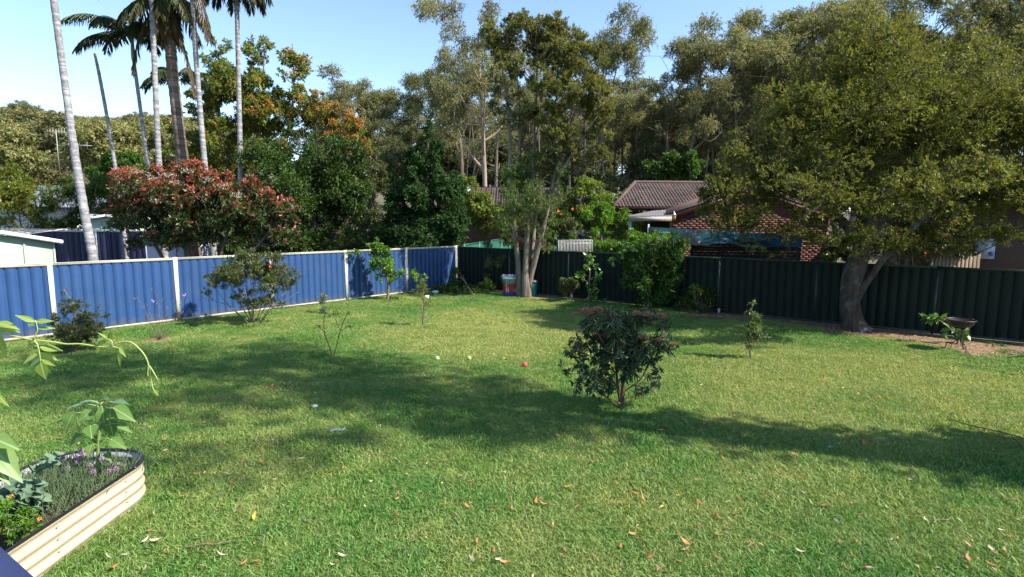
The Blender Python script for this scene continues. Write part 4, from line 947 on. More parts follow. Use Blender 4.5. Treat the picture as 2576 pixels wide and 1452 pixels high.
f = noise(nt, 1.2, 3, mp.outputs[0], .5); c = ramp(nt, f, [(.35, (.075, .050, .036)), (.55, (.14, .10, .075)), (.64, (.20, .155, .125))]); nt.links.new(c, b.inputs['Base Color']); b.inputs['Roughness'].default_value = .9
bump(nt, f, b, .6, .03); BK['palmbrown'] = m
M['crownshaft'] = paint('crownshaft', (.13, .19, .07), .4, .1, 5)
def frond(g, p, az, el, ln, sag, nl=46, ll=.55, lw=.042, dead=0.0, hang=.7):
    n = 12; ang = el - np.linspace(0, 1, n)**1.4*sag; ds = ln/(n-1); h = np.array([math.cos(az), math.sin(az), 0])
    P = [np.array(p, float)]
    for i in range(1, n): P.append(P[-1] + (h*math.cos(ang[i])+np.array([0, 0, math.sin(ang[i])]))*ds)
    P = np.array(P); T = norm(np.gradient(P, axis=0)); mb = MB()
    V, F = tube(P, np.linspace(.022, .004, n), 4, False); mb.add((V, F), lf=np.array([.4, .6, max(dead, .25)]))
    t = np.linspace(.10, 1, nl); idx = t*(n-1); i = np.minimum(idx.astype(int), n-2); fr = (idx-i)[:, None]
    B = P[i]*(1-fr)+P[i+1]*fr; Tt = norm(T[i]*(1-fr)+T[i+1]*fr); side = norm(np.cross(Tt, [0, 0, 1.0]))
    lens = ll*np.sin(np.pi*np.clip(.12+.80*t, 0, 1))**.6
    for s in (-1, 1):
        D = norm(side*s*.8 + Tt*.55 + np.array([0, 0, -hang]) + g.normal(0, .12, (nl, 3)))
        lf = np.column_stack([g.random(nl), np.full(nl, g.random()), np.full(nl, dead)])
        mb.add(leaf_geo(B, D, np.tile([0, 0, 1.0], (nl, 1)) + side*s*.3, lens*g.uniform(.85, 1.1, nl), lw, 'f', lf, fold=.25, bend=.14))
    return mb
def palm(label, pts, crown=None, bark='palm', seed=1, fr=(), shaft=None, nring=None, group='palms behind the blue fence'):
    g = np.random.default_rng(seed); T = pix_trunk(pts); T[:, 3] *= .72; base = T[-1, :3]*[1, 1, 0]
    t = empty('palm_tree', base, label, 'palm', group)
    T = T[::-1]; ln = np.sum(np.linalg.norm(np.diff(T[:, :3], axis=0), axis=1)); n = int(ln/.075); S = spline(T, n)
    ph = np.cumsum(g.uniform(.5, 1.5, n)); S[:, 3] *= 1 + .035*np.sin(ph*1.35) + g.normal(0, .012, n)
    mb = MB(); mb.add(tube(S[:, :3], S[:, 3], 12)); mb.out('trunk', BK[bark], t, smooth=True)
    top = T[-1, :3]
    if shaft:
        mb = MB(); q = spline(np.array([[*top, T[-1, 3]*1.05], [*(top+[0, 0, shaft*.15]), T[-1, 3]*1.35], [*(top+[0, 0, shaft]), T[-1, 3]*.8]]), 8); mb.add(tube(q[:, :3], q[:, 3], 10)); mb.out('crownshaft', M['crownshaft'], t, smooth=True)
        top = top + [0, 0, shaft*.95]
    for a in fr:
        az, el, L_, sag = a[:4]; dead = a[4] if len(a) > 4 else 0.0
        frond(g, top + g.normal(0, .05, 3), az, el, L_, sag, dead=dead, **(a[5] if len(a) > 5 else {})).out('frond', LM['frond'], t, lf=True)
    return t, top
def ring(n, el, L_, sag, off=0, **k):
    return [(off + i*2*np.pi/n, el + rng.uniform(-.15, .15), L_*rng.uniform(.9, 1.1), sag+rng.uniform(-.15, .2), 0.0, k) for i in range(n)]
palm('leaning pale ringed palm trunk nearest the blue fence at left', [(98, -330, 15.2, .10), (120, -120, 15.2, .105), (135, 0, 15.2, .11), (162, 200, 15.2, .12), (187, 380, 15.2, .13), (212, 530, 15.2, .145), (234, 650, 15.2, .165), (252, 800, 15.2, .2)], seed=61, fr=ring(9, .5, 2.6, 1.7))
palm('broken palm stump without a crown leaning left', [(238, 135, 20.5, .055), (250, 190, 20.5, .075), (272, 310, 20.5, .08), (290, 420, 20.5, .085), (302, 500, 20.5, .09), (330, 735, 20.5, .10)], seed=62)
palm('slim palm with dark feathery crown left of the group', [(336, 152, 21, .075), (343, 200, 21, .085), (358, 310, 21, .09), (370, 400, 21, .1), (395, 560, 21, .11), (420, 728, 21, .12)], seed=63, shaft=.92,
     fr=[(3.05, .30, 2.5, 1.1), (2.6, .55, 2.2, 1.5), (3.7, .2, 1.9, 1.2), (.1, .3, 1.7, 1.5), (.8, .6, 2.0, 1.5), (5.4, .5, 1.8, 1.6), (4.6, .7, 2.0, 1.7), (1.6, .9, 2.2, 1.3), (2.2, 1.1, 2.2, 1.2), (.4, 1.1, 2.1, 1.3), (3.4, .8, 2.3, 1.4), (5.9, .1, 1.5, 1.4)])
palm('straight pale palm trunk in the middle of the group', [(377, -60, 19, .10), (381, 0, 19, .105), (388, 150, 19, .115), (394, 290, 19, .12), (400, 410, 19, .13), (412, 600, 19, .15), (420, 745, 19, .17)], seed=64, shaft=.9,
     fr=[(3.0, -.2, 2.2, 1.0), (2.6, .2, 2.4, 1.4), (3.5, -.1, 2.0, 1.2), (2.0, .4, 2.3, 1.5), (4.4, .3, 2.3, 1.5), (5.2, .1, 2.2, 1.3), (.3, .2, 2.2, 1.4), (1.0, .5, 2.3, 1.5), (3.2, .1, 2.6, 1.7), (6.0, .3, 2.2, 1.6)])
bp, top = palm('thick brown palm with shaggy skirt of dead fronds', [(412, -20, 20, .21), (420, 40, 20, .23), (428, 110, 20, .25), (436, 200, 20, .25), (447, 300, 20, .255), (460, 400, 20, .265), (470, 460, 20, .27), (500, 740, 20, .31)], bark='palmbrown', seed=65,
     fr=[(az, -1.38, L_, .12, 1.0, dict(ll=.45, hang=1.2, lw=.05)) for az, L_ in zip(np.linspace(0, 6.1, 16), np.tile([1.5, 1.05, 1.8, 1.2], 4))] + [(az, -1.1, 1.5, .4, .75, dict(ll=.6, hang=1.)) for az in np.linspace(.3, 6.3, 10)] + [(az, -.3, 2.0, .9, .15) for az in np.linspace(.2, 6.2, 12)] + [(3.6, -1.0, 3.0, .45, .3), (.25, -1.2, 3.4, .3, .9)])
palm('pale ringed palm trunk right of the brown palm', [(478, -70, 19.6, .10), (484, 0, 19.6, .11), (492, 130, 19.6, .115), (502, 260, 19.6, .12), (513, 390, 19.6, .13), (520, 460, 19.6, .135), (548, 738, 19.6, .16)], seed=66, shaft=.9,
     fr=[(.15, -.45, 2.6, .5, .8), (5.9, -1.25, 3.2, .15, .95), (3.4, .1, 2.2, 1.3), (2.2, .3, 2.3, 1.4), (4.5, .2, 2.2, 1.5), (1.2, .3, 2.3, 1.5), (5.4, .3, 2.2, 1.6)])
palm('upright pale palm trunk standing alone at the right of the group', [(593, -48, 22.5, .11), (597, 60, 22.5, .12), (600, 200, 22.5, .125), (603, 330, 22.5, .135), (606, 470, 22.5, .145), (612, 708, 22.5, .17)], seed=67, shaft=.35,
     fr=[(az, -.35, 1.6, 1.0, .15, dict(ll=.6)) for az in np.linspace(.1, 6.2, 10)] + [(az, .35, 2.0, 1.3) for az in np.linspace(.4, 6.4, 8)])
palm('thin young palm with small crown half hidden by the brown palm', [(446, 230, 27, .07), (445, 330, 27, .08), (447, 420, 27, .09), (450, 670, 27, .12)], seed=68, shaft=.6,
     fr=[(3.2, .5, 1.9, 1.5), (2.7, .9, 2.0, 1.3), (3.8, .3, 1.7, 1.6), (.2, .5, 1.9, 1.5), (5.6, .7, 1.9, 1.5), (.8, .9, 1.9, 1.3), (4.6, .5, 1.7, 1.5)])
# ------------------------------------------------------------------ leaf pieces (shared meshes)
def leaf_unit(prof, fold=.25, bend=.25, wave=0.0, n=6):
    """leaf along +Y, length 1; prof = half width at n stations"""
    t = np.linspace(0, 1, n); w = np.interp(t, np.linspace(0, 1, len(prof)), prof)
    z = -bend*t**2
    rows = np.stack([np.stack([-w, t, z+fold*w+wave*np.sin(t*17)*w], -1), np.stack([0*t, t, z], -1), np.stack([w, t, z+fold*w+wave*np.cos(t*15)*w], -1)], 1)
    return sheet(rows)
def leafmat_o(name, c1, c2, trans=.3, rough=.4, spec=.4, vein=None):
    m, nt, b = nodes(name); oi = N(nt, 'ShaderNodeObjectInfo'); c = mixc(nt, oi.outputs['Random'], c1, c2)
    c = mixc(nt, noise(nt, 9, 3), mixc(nt, 1.0, c, (.75, .78, .7), 'MULTIPLY'), c)
    if vein is not None:
        tc = N(nt, 'ShaderNodeTexCoord'); sp = N(nt, 'ShaderNodeSeparateXYZ'); nt.links.new(tc.outputs['Object'], sp.inputs[0])
        ab = N(nt, 'ShaderNodeMath', operation='ABSOLUTE'); nt.links.new(sp.outputs[0], ab.inputs[0])
        c = mixc(nt, ramp(nt, ab.outputs[0], [(.012, (1, 1, 1)), (.03, (0, 0, 0))]), c, vein)
    nt.links.new(c, b.inputs['Base Color']); b.inputs['Roughness'].default_value = rough; b.inputs['Specular IOR Level'].default_value = spec
    tr = N(nt, 'ShaderNodeBsdfTranslucent'); ms = N(nt, 'ShaderNodeMixShader'); ms.inputs[0].default_value = trans
    nt.links.new(mixc(nt, 1.0, c, (1.25, 1.2, .55), 'MULTIPLY'), tr.inputs[0]); nt.links.new(b.outputs[0], ms.inputs[1]); nt.links.new(tr.outputs[0], ms.inputs[2]); nt.links.new(ms.outputs[0], nt.nodes['Material Output'].inputs[0])
    return m
LANCE = [.02, .12, .16, .15, .10, .045, 0]; OVAL = [.02, .18, .25, .24, .16, .06, 0]; HEART = [.10, .36, .40, .33, .22, .10, 0]; LONG = [.02, .085, .11, .105, .08, .04, 0]
def lmesh(name, prof, mat, **k):
    V, F = leaf_unit(prof, **k); return make_mesh(name, V, F, mat, smooth=True)
def lmatrix(P, D, U, L, W=1.0):
    D = norm(D); S = norm(np.cross(D, U)); Nn = np.cross(S, D)
    return Matrix(((S[0]*L*W, D[0]*L, Nn[0]*L, P[0]), (S[1]*L*W, D[1]*L, Nn[1]*L, P[1]), (S[2]*L*W, D[2]*L, Nn[2]*L, P[2]), (0, 0, 0, 1)))
def raw_leaves(g, C, n, tw=7, out=.6, up=.2, inner=.2, droop=0., flat=.85, upleaf=.6):
    C = np.asarray(C); w = C[:, 3]**2; k = n//tw; ci = g.choice(len(C), k, p=w/w.sum()); d = runit(g, k); fl = np.array([1, 1, flat])
    p0 = C[ci, :3]+d*fl*(C[ci, 3]*(inner+.5*g.random(k)))[:, None]; td = norm(d+.5*g.normal(size=(k, 3))+[0, 0, up]); ln = C[ci, 3]*g.uniform(.4, .7, k)
    t = (np.arange(tw)+g.random((k, tw)))/tw; P = (p0[:, None]+td[:, None]*(ln[:, None]*t)[..., None]).reshape(-1, 3)
    D = norm((td[:, None]*out+runit(g, k*tw).reshape(k, tw, 3)*.75+np.array([0, 0, -droop])).reshape(-1, 3))
    U = norm(g.normal(size=(k*tw, 3))*(1-upleaf)+[0, 0, upleaf]); return P, D, U, (p0-td*ln[:, None]*.6, p0+td*ln[:, None])
def leafy(name, label, cat, base, trunks, ells, n, L, meshes, leafm, bark, seed, npart=300, group=None, rc=(.3, .45), twr=.003, lim={}, W=.3, **kw):
    """near shrub: nearest leaves are separate parts, the rest one mass"""
    g = np.random.default_rng(seed); t = empty(name, base, label, cat, group); C = subclumps(g, ells, rc=rc, shell=.3)
    mb = MB(); limbs(g, mb, trunks, C, **{**dict(thick=.02, minr=.006, r_end=.003, wig=.09, sides=5), **lim})
    P, D, U, (ta, tb) = raw_leaves(g, C, n, **kw); sticks(mb, ta, tb, twr); mb.out('stem', bark, t, smooth=True)
    order = np.argsort(np.linalg.norm(P-[0, 0, CAM_H], axis=1)); Ls = L*g.uniform(.65, 1.2, len(P))
    for i in order[:npart]: inst('leaf', meshes[i % len(meshes)], t, lmatrix(P[i], D[i], U[i], Ls[i]))
    r = order[npart:]
    if len(r):
        lf = np.column_stack([g.random(len(r)), g.random(len(r)), np.zeros(len(r))]); V, F, l2 = leaf_geo(P[r], D[r], U[r], Ls[r], Ls[r]*W, 'f', lf)
        tag(obj('leaves', V, F, leafm, t, l2), kind='stuff')
    return t, C, g

# flowering eucalyptus in the lawn
m_e = leafmat_o('leaf_eucbush_piece', (.024, .055, .026), (.062, .108, .050), trans=.22, vein=(.13, .16, .07))
EM = [lmesh('euc_leaf', LANCE, m_e, fold=.2, bend=b_) for b_ in (.15, .35, .55)]
Y = 7.4; b0 = G(1567, 1031)
TR = [pix_trunk([(1568, 1036, Y, .036), (1566, 985, Y, .026), (1572, 940, Y, .020), (1590, 880, Y, .014), (1610, 810, Y, .01)]), pix_trunk([(1560, 1010, Y, .024), (1553, 960, Y, .018), (1545, 905, Y-.05, .014), (1510, 850, Y-.1, .010), (1480, 800, Y-.1, .008)]),
      pix_trunk([(1558, 985, Y, .012), (1530, 940, Y-.1, .013), (1490, 900, Y-.15, .008), (1450, 880, Y-.15, .005)]), pix_trunk([(1570, 985, Y, .011), (1610, 955, Y, .009), (1635, 905, Y, .010), (1655, 850, Y, .006)]), pix_trunk([(1572, 935, Y, .015), (1620, 870, Y-.1, .012), (1670, 845, Y-.15, .006)]), pix_trunk([(1545, 905, Y, .016), (1550, 850, Y+.1, .012), (1545, 790, Y+.1, .006)])]
EE = [pell(1520, 965, 60, 26, Y-.1, 8), pell(1620, 975, 50, 20, Y-.1, 6), pell(1560, 900, 100, 40, Y-.1, 10), pell(1500, 985, 40, 18, Y-.1, 4), pell(1490, 945, 50, 26, Y-.2, 6), pell(1610, 940, 40, 26, Y-.2, 5), pell(1650, 900, 40, 30, Y, 5), pell(1430, 940, 24, 24, Y, 3), pell(1450, 870, 38, 40, Y, 8), pell(1690, 870, 22, 30, Y, 4), pell(1600, 900, 50, 30, Y, 6), pell(1530, 935, 40, 25, Y-.1, 5), pell(1640, 930, 26, 26, Y, 3), pell(1440, 990, 26, 14, Y-.1, 2), pell(1668, 975, 16, 16, Y, 2), pell(1550, 800, 100, 34, Y, 22), pell(1478, 840, 52, 48, Y, 13), pell(1570, 860, 85, 45, Y, 15), pell(1655, 845, 42, 50, Y, 11), pell(1455, 920, 36, 32, Y-.1, 6), pell(1465, 965, 34, 20, Y-.1, 3), pell(1655, 960, 24, 22, Y, 3), pell(1575, 920, 36, 30, Y-.1, 4), pell(1630, 800, 55, 34, Y, 9), pell(1510, 905, 38, 30, Y, 5)]
eb, C, g = leafy('eucalyptus_bush', 'round dark eucalyptus shrub with pink bud clusters standing in the lawn', 'shrub', b0, TR, EE, 4600, .092, EM, LM['eucbush'], BK['red'], 71, npart=300, rc=(.3, .5), up=.1, droop=.35, upleaf=.55, out=.7)
mfl = leafmat('bud_pink', (.34, .13, .10), (.50, .26, .19), trans=.15)
for px, py, r in ((1476, 770, .10), (1502, 766, .08), (1448, 778, .05), (1603, 775, .06), (1630, 778, .075), (1662, 782, .08), (1617, 835, .075), (1692, 855, .05), (1640, 800, .05), (1460, 822, .04)):
    r *= 1.1; c = A(px, py+10, Y-.2); k = 130; d = runit(g, k); d[:, 2] = np.abs(d[:, 2])*.8; mb = MB(); lf = np.column_stack([g.random((k, 2)), np.zeros(k)])
    mb.add(leaf_geo(c+d*r*.45*[1.1, 1, .8]-[0, 0, r*.5], norm(d+[0, 0, .5]), runit(g, k), r*.6, r*.17, 'd', lf)); mb.out('bud_cluster', mfl, eb, lf=True)

# shrubs along the blue fence
Y = 13.5; b0 = G(640, 816)
g = np.random.default_rng(72); TR = []
for dx, top, r in ((-140, 735, .011), (-125, 690, .013), (-90, 660, .014), (-50, 645, .016), (-15, 632, .016), (15, 628, .016), (50, 640, .016), (85, 655, .014), (112, 685, .013), (118, 720, .010), (-70, 720, .011), (70, 715, .012), (-30, 690, .011), (30, 690, .011)):
    TR.append(pix_trunk([(640+dx*.06, 820, Y, r), (640+dx*.42+g.normal(0, 6), 770, Y+g.normal(0, .15), r*.7), (640+dx*.95, top+14, Y+g.normal(0, .35), r*.25)]))
om = leafmat_o('leaf_olive_piece', (.07, .115, .03), (.17, .22, .06), trans=.3)
ol, C, g = leafy('olive_shrub', 'fan shaped narrow leaved shrub in front of the blue fence', 'shrub', b0, TR, [pell(640, 690, 115, 55, Y, 34), pell(540, 710, 45, 45, Y, 12), pell(725, 700, 36, 45, Y, 11), pell(640, 645, 60, 26, Y, 12), pell(640, 755, 100, 28, Y, 14), pell(515, 740, 24, 20, Y, 4), pell(690, 650, 34, 26, Y, 7), pell(580, 660, 40, 24, Y, 8), pell(745, 700, 16, 26, Y, 4)],
    11500, .095, [lmesh('olive_leaf', LONG, om, bend=.1)], LM['olive'], BK['twig'], 72, npart=260, rc=(.18, .30), up=.9, out=1.0, twr=.0035, W=.19, inner=.05)
blooms(ol, [(578, 678), (612, 687), (680, 670), (553, 684)], Y-.5, M['orange_fl'], .035, 14)
Y = 10.6; b0 = G(190, 886)
g = np.random.default_rng(73); TR = [pix_trunk([(190, 895, Y, .022), (188, 820, Y, .018), (186, 770, Y, .012), (160, 728, Y, .006)])]
nb, C, g = leafy('bottlebrush_shrub', 'small dark tiered needle leaved shrub by the first cream fence post', 'shrub', b0, TR, [pell(160, 735, 14, 16, Y, 3), pell(180, 760, 34, 16, Y, 7), pell(150, 800, 38, 14, Y, 7), pell(225, 795, 44, 14, Y, 8), pell(190, 825, 76, 14, Y, 12), pell(140, 845, 40, 13, Y, 6), pell(235, 850, 40, 14, Y, 6), pell(190, 868, 62, 14, Y, 9), pell(250, 772, 16, 10, Y, 2), pell(195, 790, 40, 28, Y, 10), pell(190, 835, 80, 40, Y, 24), pell(175, 775, 40, 26, Y, 8)],
    22000, .045, [], LM['needle'], BK['twig'], 73, npart=0, rc=(.22, .36), up=.35, out=.9, inner=0, flat=.6, W=.13, tw=18)
mb = MB()
for i in range(44):
    p = C[g.integers(len(C)), :3]+g.normal(0, .08, 3); mb.add(tube([p, p+norm(g.normal(size=3)+[0, 0, .4])*.07], .008, 5))
tag(mb.out('seed_cones', paint('cone_brown', (.09, .035, .03), .8), nb), kind='stuff')
# dried stems
Y = 11.6; b0 = G(400, 856); ds = empty('dried_shrub', b0, 'nearly bare straggly dead plant in front of the blue fence', 'shrub'); mb = MB(); g = np.random.default_rng(74)
for px, py in ((345, 745), (362, 770), (385, 720), (400, 765), (420, 770), (452, 765), (465, 745), (470, 790), (372, 800), (440, 745), (392, 780)):
    e = A(px, py, Y+g.normal(0, .15)); q = spline([b0, b0*.55+e*.45+g.normal(0, .05, 3)-[0, 0, .06], e], 8); mb.add(tube(q, np.linspace(.007, .002, 8), 4))
    for k in range(5):
        s = q[g.integers(3, 8)]; mb.add(tube([s, s+norm(g.normal(size=3)*[1, 1, .5]+[0, 0, .7])*g.uniform(.05, .2)], .0018, 3))
mb.out('stem', BK['twig'], ds)
mb = MB(); tips = np.array([A(px, py, Y)+g.normal(0, .04, 3) for px, py in ((345, 745), (347, 760), (385, 722), (388, 740), (420, 765), (452, 765), (465, 745), (362, 775), (400, 770), (372, 790))*3]); k = len(tips)
mb.add(leaf_geo(tips, runit(g, k), runit(g, k), .035, .02, 'd', np.zeros((k, 3)))); mb.out('seed_heads', paint('seed_brown', (.16, .10, .05), .9), ds)
blooms(ds, [(463, 741), (384, 757)], Y, M['lilac_fl'], .035, 14)
# citrus
Y = 17.8; b0 = G(978, 757); cmt = leafmat_o('leaf_citrus_piece', (.10, .24, .022), (.22, .38, .05), trans=.4)
TR = [pix_trunk([(975, 760, Y, .05), (977, 715, Y, .04), (968, 680, Y, .03), (945, 640, Y, .02), (925, 618, Y, .01)]), pix_trunk([(977, 715, Y, .03), (1000, 700, Y, .022), (1030, 690, Y, .015), (1055, 690, Y, .008)]), pix_trunk([(972, 690, Y, .02), (915, 650, Y, .012), (885, 632, Y, .006)])]
leafy('citrus_tree', 'lopsided bright green citrus tree against the blue fence', 'tree', b0, TR, [pell(960, 650, 36, 34, Y, 14), pell(935, 620, 30, 20, Y, 8), pell(895, 635, 26, 14, Y, 5), pell(975, 690, 36, 26, Y, 9), pell(1035, 690, 32, 16, Y, 8), pell(1060, 702, 16, 14, Y, 3), pell(995, 710, 26, 14, Y, 4), pell(945, 668, 25, 25, Y, 6)], 1700, .12, [lmesh('citrus_leaf', OVAL, cmt, bend=.2)], LM['citrus'], BK['twig'], 75, npart=240, rc=(.25, .4), up=.3, W=.5)
Y = 15.1; gm = leafmat_o('leaf_grey_piece', (.13, .16, .09), (.27, .30, .18))
leafy('westringia_shrub', 'little grey green shrub at the foot of the blue fence', 'shrub', G(812, 796), [pix_trunk([(812, 800, Y, .014), (812, 760, Y, .006)])], [pell(812, 752, 18, 17, Y, 7), pell(812, 775, 18, 14, Y, 5)], 900, .055, [lmesh('grey_leaf', LONG, gm)], LM['greyleaf'], BK['twig'], 76, npart=120, up=.6, W=.3)
# staked sapling with a plant tag
Y = 13.3; b0 = G(1065, 824); ss, C, g = leafy('staked_sapling', 'thin yellowing sapling tied to a stake with a plant tag', 'sapling', b0, [pix_trunk([(1067, 826, Y, .012), (1066, 770, Y, .010), (1064, 700, Y, .006)])], [pell(1064, 715, 20, 18, Y, 6), pell(1062, 740, 26, 18, Y, 6), pell(1078, 760, 14, 14, Y, 3), pell(1050, 725, 14, 14, Y, 3)], 1300, .05, [], LM['lime'], BK['twig'], 77, npart=0, up=.2, W=.22)
mb = MB(); mb.add(tube([A(1063, 826, Y-.04), A(1062, 760, Y-.04)], .013, 6)); mb.out('stake', M['wood'], ss)
mb = MB(); p = A(1074, 747, Y-.06); mb.add(box(p, (.10, .004, .075), .3)); mb.out('plant_tag', M['white'], ss)
# forked sapling with leaf rosettes
Y = 10.2; b0 = G(838, 902); fs = empty('forked_sapling', b0, 'forked bare stemmed sapling with leaf tufts only at its tips', 'sapling'); g = np.random.default_rng(78); mb = MB(); fm = leafmat_o('leaf_fork', (.045, .10, .03), (.11, .18, .05)); FL = lmesh('rosette_leaf', LONG, fm, bend=.4)
tips = []
for pts, rs in (([(838, 904), (828, 870), (816, 838), (815, 800), (818, 790)], .012), ([(838, 904), (848, 865), (856, 832), (868, 800), (876, 787)], .012), ([(856, 832), (846, 808), (838, 792)], .007), ([(816, 838), (808, 826), (802, 822)], .005), ([(858, 834), (870, 824), (880, 822)], .005), ([(862, 815), (852, 795), (850, 790)], .005)):
    q = spline([A(x, y, Y) for x, y in pts], 9); mb.add(tube(q, np.linspace(rs, rs*.5, 9), 6)); tips.append(q[-1])
mb.out('stem', BK['red'], fs, smooth=True)
for p in tips:
    for k in range(13):
        a = k*2.4; d = np.array([math.cos(a), math.sin(a), g.uniform(-.1, .9)]); inst('leaf', FL, fs, lmatrix(p+g.normal(0, .01, 3), d, np.array([0, 0, 1.]), g.uniform(.07, .13)))
# corner bed
SM = leafmat_o('leaf_strap', (.05, .10, .04), (.14, .20, .09), trans=.2); STRAP = lmesh('strap_leaf', [.03, .045, .045, .04, .03, .015, 0], SM, bend=.5, fold=.4, n=8)
def strap_plant(label, px, py, n, L, seed, mat=None, up=.9, spread=.8, name='strappy_plant', mesh=None):
    p = G(px, py); t = empty(name, p, label, 'plant'); g = np.random.default_rng(seed)
    for k in range(n):
        a = g.uniform(0, 6.28); d = np.array([math.cos(a)*spread, math.sin(a)*spread, up*g.uniform(.6, 1.6)]); inst('leaf', mesh or STRAP, t, lmatrix(p+np.array([math.cos(a), math.sin(a), 0])*.03, d, np.array([0, 0, 1.])+.2*d, L*g.uniform(.7, 1.2)))
    return t
strap_plant('grey green strap leaved clump in the fence corner bed', 1186, 728, 34, .75, 81)
strap_plant('low grassy clump beside the white pipe cap', 1107, 735, 30, .38, 82)
strap_plant('dark strap leaved clump right of the big ferny shrub', 1770, 788, 30, .8, 83, name='strappy_plant')
strap_plant('low weed tuft at the foot of the green fence near the right edge', 2510, 868, 26, .30, 84, spread=1.2, up=.5)
Y = 19.9
leafy('corner_bush', 'small bright bush at the end of the corner bed', 'bush', G(1236, 729), [], [pell(1236, 712, 17, 18, 19.6, 8)], 600, .07, [], LM['citrus'], BK['twig'], 85, npart=0, W=.3) if False else bush('corner_bush', 'small bright bush at the end of the corner bed', 1236, 19.6, [pell(1236, 712, 14, 15, 19.6, 8)], 900, .07, .02, LM['citrus'], 85, base=G(1236, 731), sr=.012, twigs=60)
bush('corner_bush', 'olive brown bush second from the end of the corner bed', 1213, 19.9, [pell(1213, 716, 14, 13, 19.8, 8)], 700, .06, .02, LM['olive'], 86, base=G(1213, 732), sr=.012, twigs=60)
bush('ground_cover', 'tangled low ground cover plants in the shaded fence corner', 1140, 19.8, [pell(1120, 726, 34, 14, 19.7, 12), pell(1150, 716, 26, 20, 20.2, 10), pell(1165, 732, 30, 10, 19.2, 10), pell(1200, 728, 30, 10, 19.6, 6), pell(1145, 690, 12, 26, 20.6, 6)], 5200, .075, .022, LM['grevillea'], 87, base=G(1145, 738), sr=.012, twigs=200, cat='plant')
bush('bamboo_plant', 'tall drooping narrow leaved plant beside the mulch bag', 1258, 20.3, [pell(1262, 652, 16, 16, 20.2, 5), pell(1235, 668, 18, 20, 20.3, 5), pell(1262, 690, 10, 16, 20.2, 3), pell(1232, 700, 14, 14, 20.4, 3)], 620, .17, .03, LM['olive'], 88, kind='f', base=G(1252, 730), sr=.010, stems=4, twigs=40, droop=.8, upleaf=.3)
mb = MB(); p0 = G(1194, 746); br = empty('leaning_branch', p0, 'bare pale branch leaning over the corner bed', 'branch')
for pts, r in (([(1194, 745), (1180, 726), (1168, 706), (1158, 690), (1146, 676)], .016), ([(1172, 712), (1160, 700), (1148, 696), (1130, 688)], .009), ([(1176, 718), (1168, 700), (1166, 690)], .005), ([(1160, 692), (1158, 682), (1162, 676)], .004)):
    q = spline([A(x, y, 18.9) for x, y in pts], 10); mb.add(tube(q, np.linspace(r, r*.3, 10), 5))
mb.out('stem', BK['twig'], br)
mb = MB(); p = G(1189, 757); st = empty('cut_stump', p, 'short cut stem stub in the lawn near the corner bed', 'stump'); mb.add(tube([p, p+[.02, 0, .12], p+[.05, 0, .24]], [.018, .014, .012], 6)); mb.out('stem', BK['twig'], st)
# white pipe cap
p = G(1095, 742); pc = empty('pipe_cap', p, 'white mushroom shaped pipe cap on a grey base in the lawn', 'pipe cap')
mb = MB(); mb.add(lathe([(.06, 0), (.06, .09)], 14, p)); mb.out('pipe', M['greypipe'], pc, smooth=True); mb = MB(); mb.add(lathe([(.10, .085), (.125, .10), (.12, .13), (.08, .15), (.01, .155)], 18, p)); mb.out('cap', M['white'], pc, smooth=True)
mb = MB(); mb.add(box(p+[.07, -.06, .012], (.34, .26, .03), .2)); mb.out('pad', paint('concrete', (.36, .33, .29), .9, .1, 12), pc)

# ------------------------------------------------------------------ bag, bin, stump pieces at the paperbark
p = A(1291, 736, 19.05)*[1, 1, 0]; bag = empty('mulch_bag', p, 'red and purple plastic mulch bag with crumpled white top', 'bag'); w, d_, h = .56, .20, .60
us = np.linspace(0, 1, 40, endpoint=False); g = np.random.default_rng(91)
def bagring(z, s=1.0, j=.012):
    a = us*2*np.pi; e = .35; x = np.sign(np.cos(a))*np.abs(np.cos(a))**e*w/2*s; y = np.sign(np.sin(a))*np.abs(np.sin(a))**e*d_/2*s
    lean = -.10*z; return np.stack([p[0]-.05+x+lean+g.normal(0, j, 40), p[1]+.12+y+g.normal(0, j, 40), np.full(40, p[2]+z)], -1)
def wrap(rings):
    R_ = np.array([np.vstack([r, r[:1]]) for r in rings]); return sheet(R_)
zs = np.linspace(0, h, 8)
body = wrap([bagring(z, 1-.05*abs(z-.3)) for z in zs])
m, nt, b = nodes('bag_print'); tc = N(nt, 'ShaderNodeTexCoord'); sp = N(nt, 'ShaderNodeSeparateXYZ'); nt.links.new(tc.outputs['Object'], sp.inputs[0])
c = ramp(nt, sp.outputs[2], [(.0, (.06, .03, .30)), (.10, (.06, .03, .30)), (.115, (.26, .015, .018)), (.42, (.26, .015, .018))]); gr = ramp(nt, noise(nt, 7, 3), [(.42, (.02, .11, .05)), (.55, (.10, .22, .16)), (.62, (.28, .06, .04))])
mr = N(nt, 'ShaderNodeMapRange'); mr.inputs[1].default_value = .40; mr.inputs[2].default_value = .44; nt.links.new(sp.outputs[2], mr.inputs[0]); c = mixc(nt, mr.outputs[0], c, gr); nt.links.new(c, b.inputs['Base Color']); b.inputs['Roughness'].default_value = .3
obj('body', *body, m, bag, smooth=True)
top = [bagring(h-.01, .97, .006)]+[bagring(h+.02+.02*k, .97-.13*k, .035) for k in range(6)]
for k, r in enumerate(top[1:]): r[:, 2] += g.normal(0, .025, 40) + .045*np.sin(us*19+k)*(k < 4)
obj('crumpled_top', *wrap(top), paint('white_plastic', (.78, .80, .84), .3), bag, smooth=True)
mb = MB(); mb.add(box((p[0]+.215, p[1]+.06, .33), (.018, .14, .42))); mb.out('side_label', M['white'], bag)
M['print'] = paint('white_print', (.8, .8, .8), .5, .02)
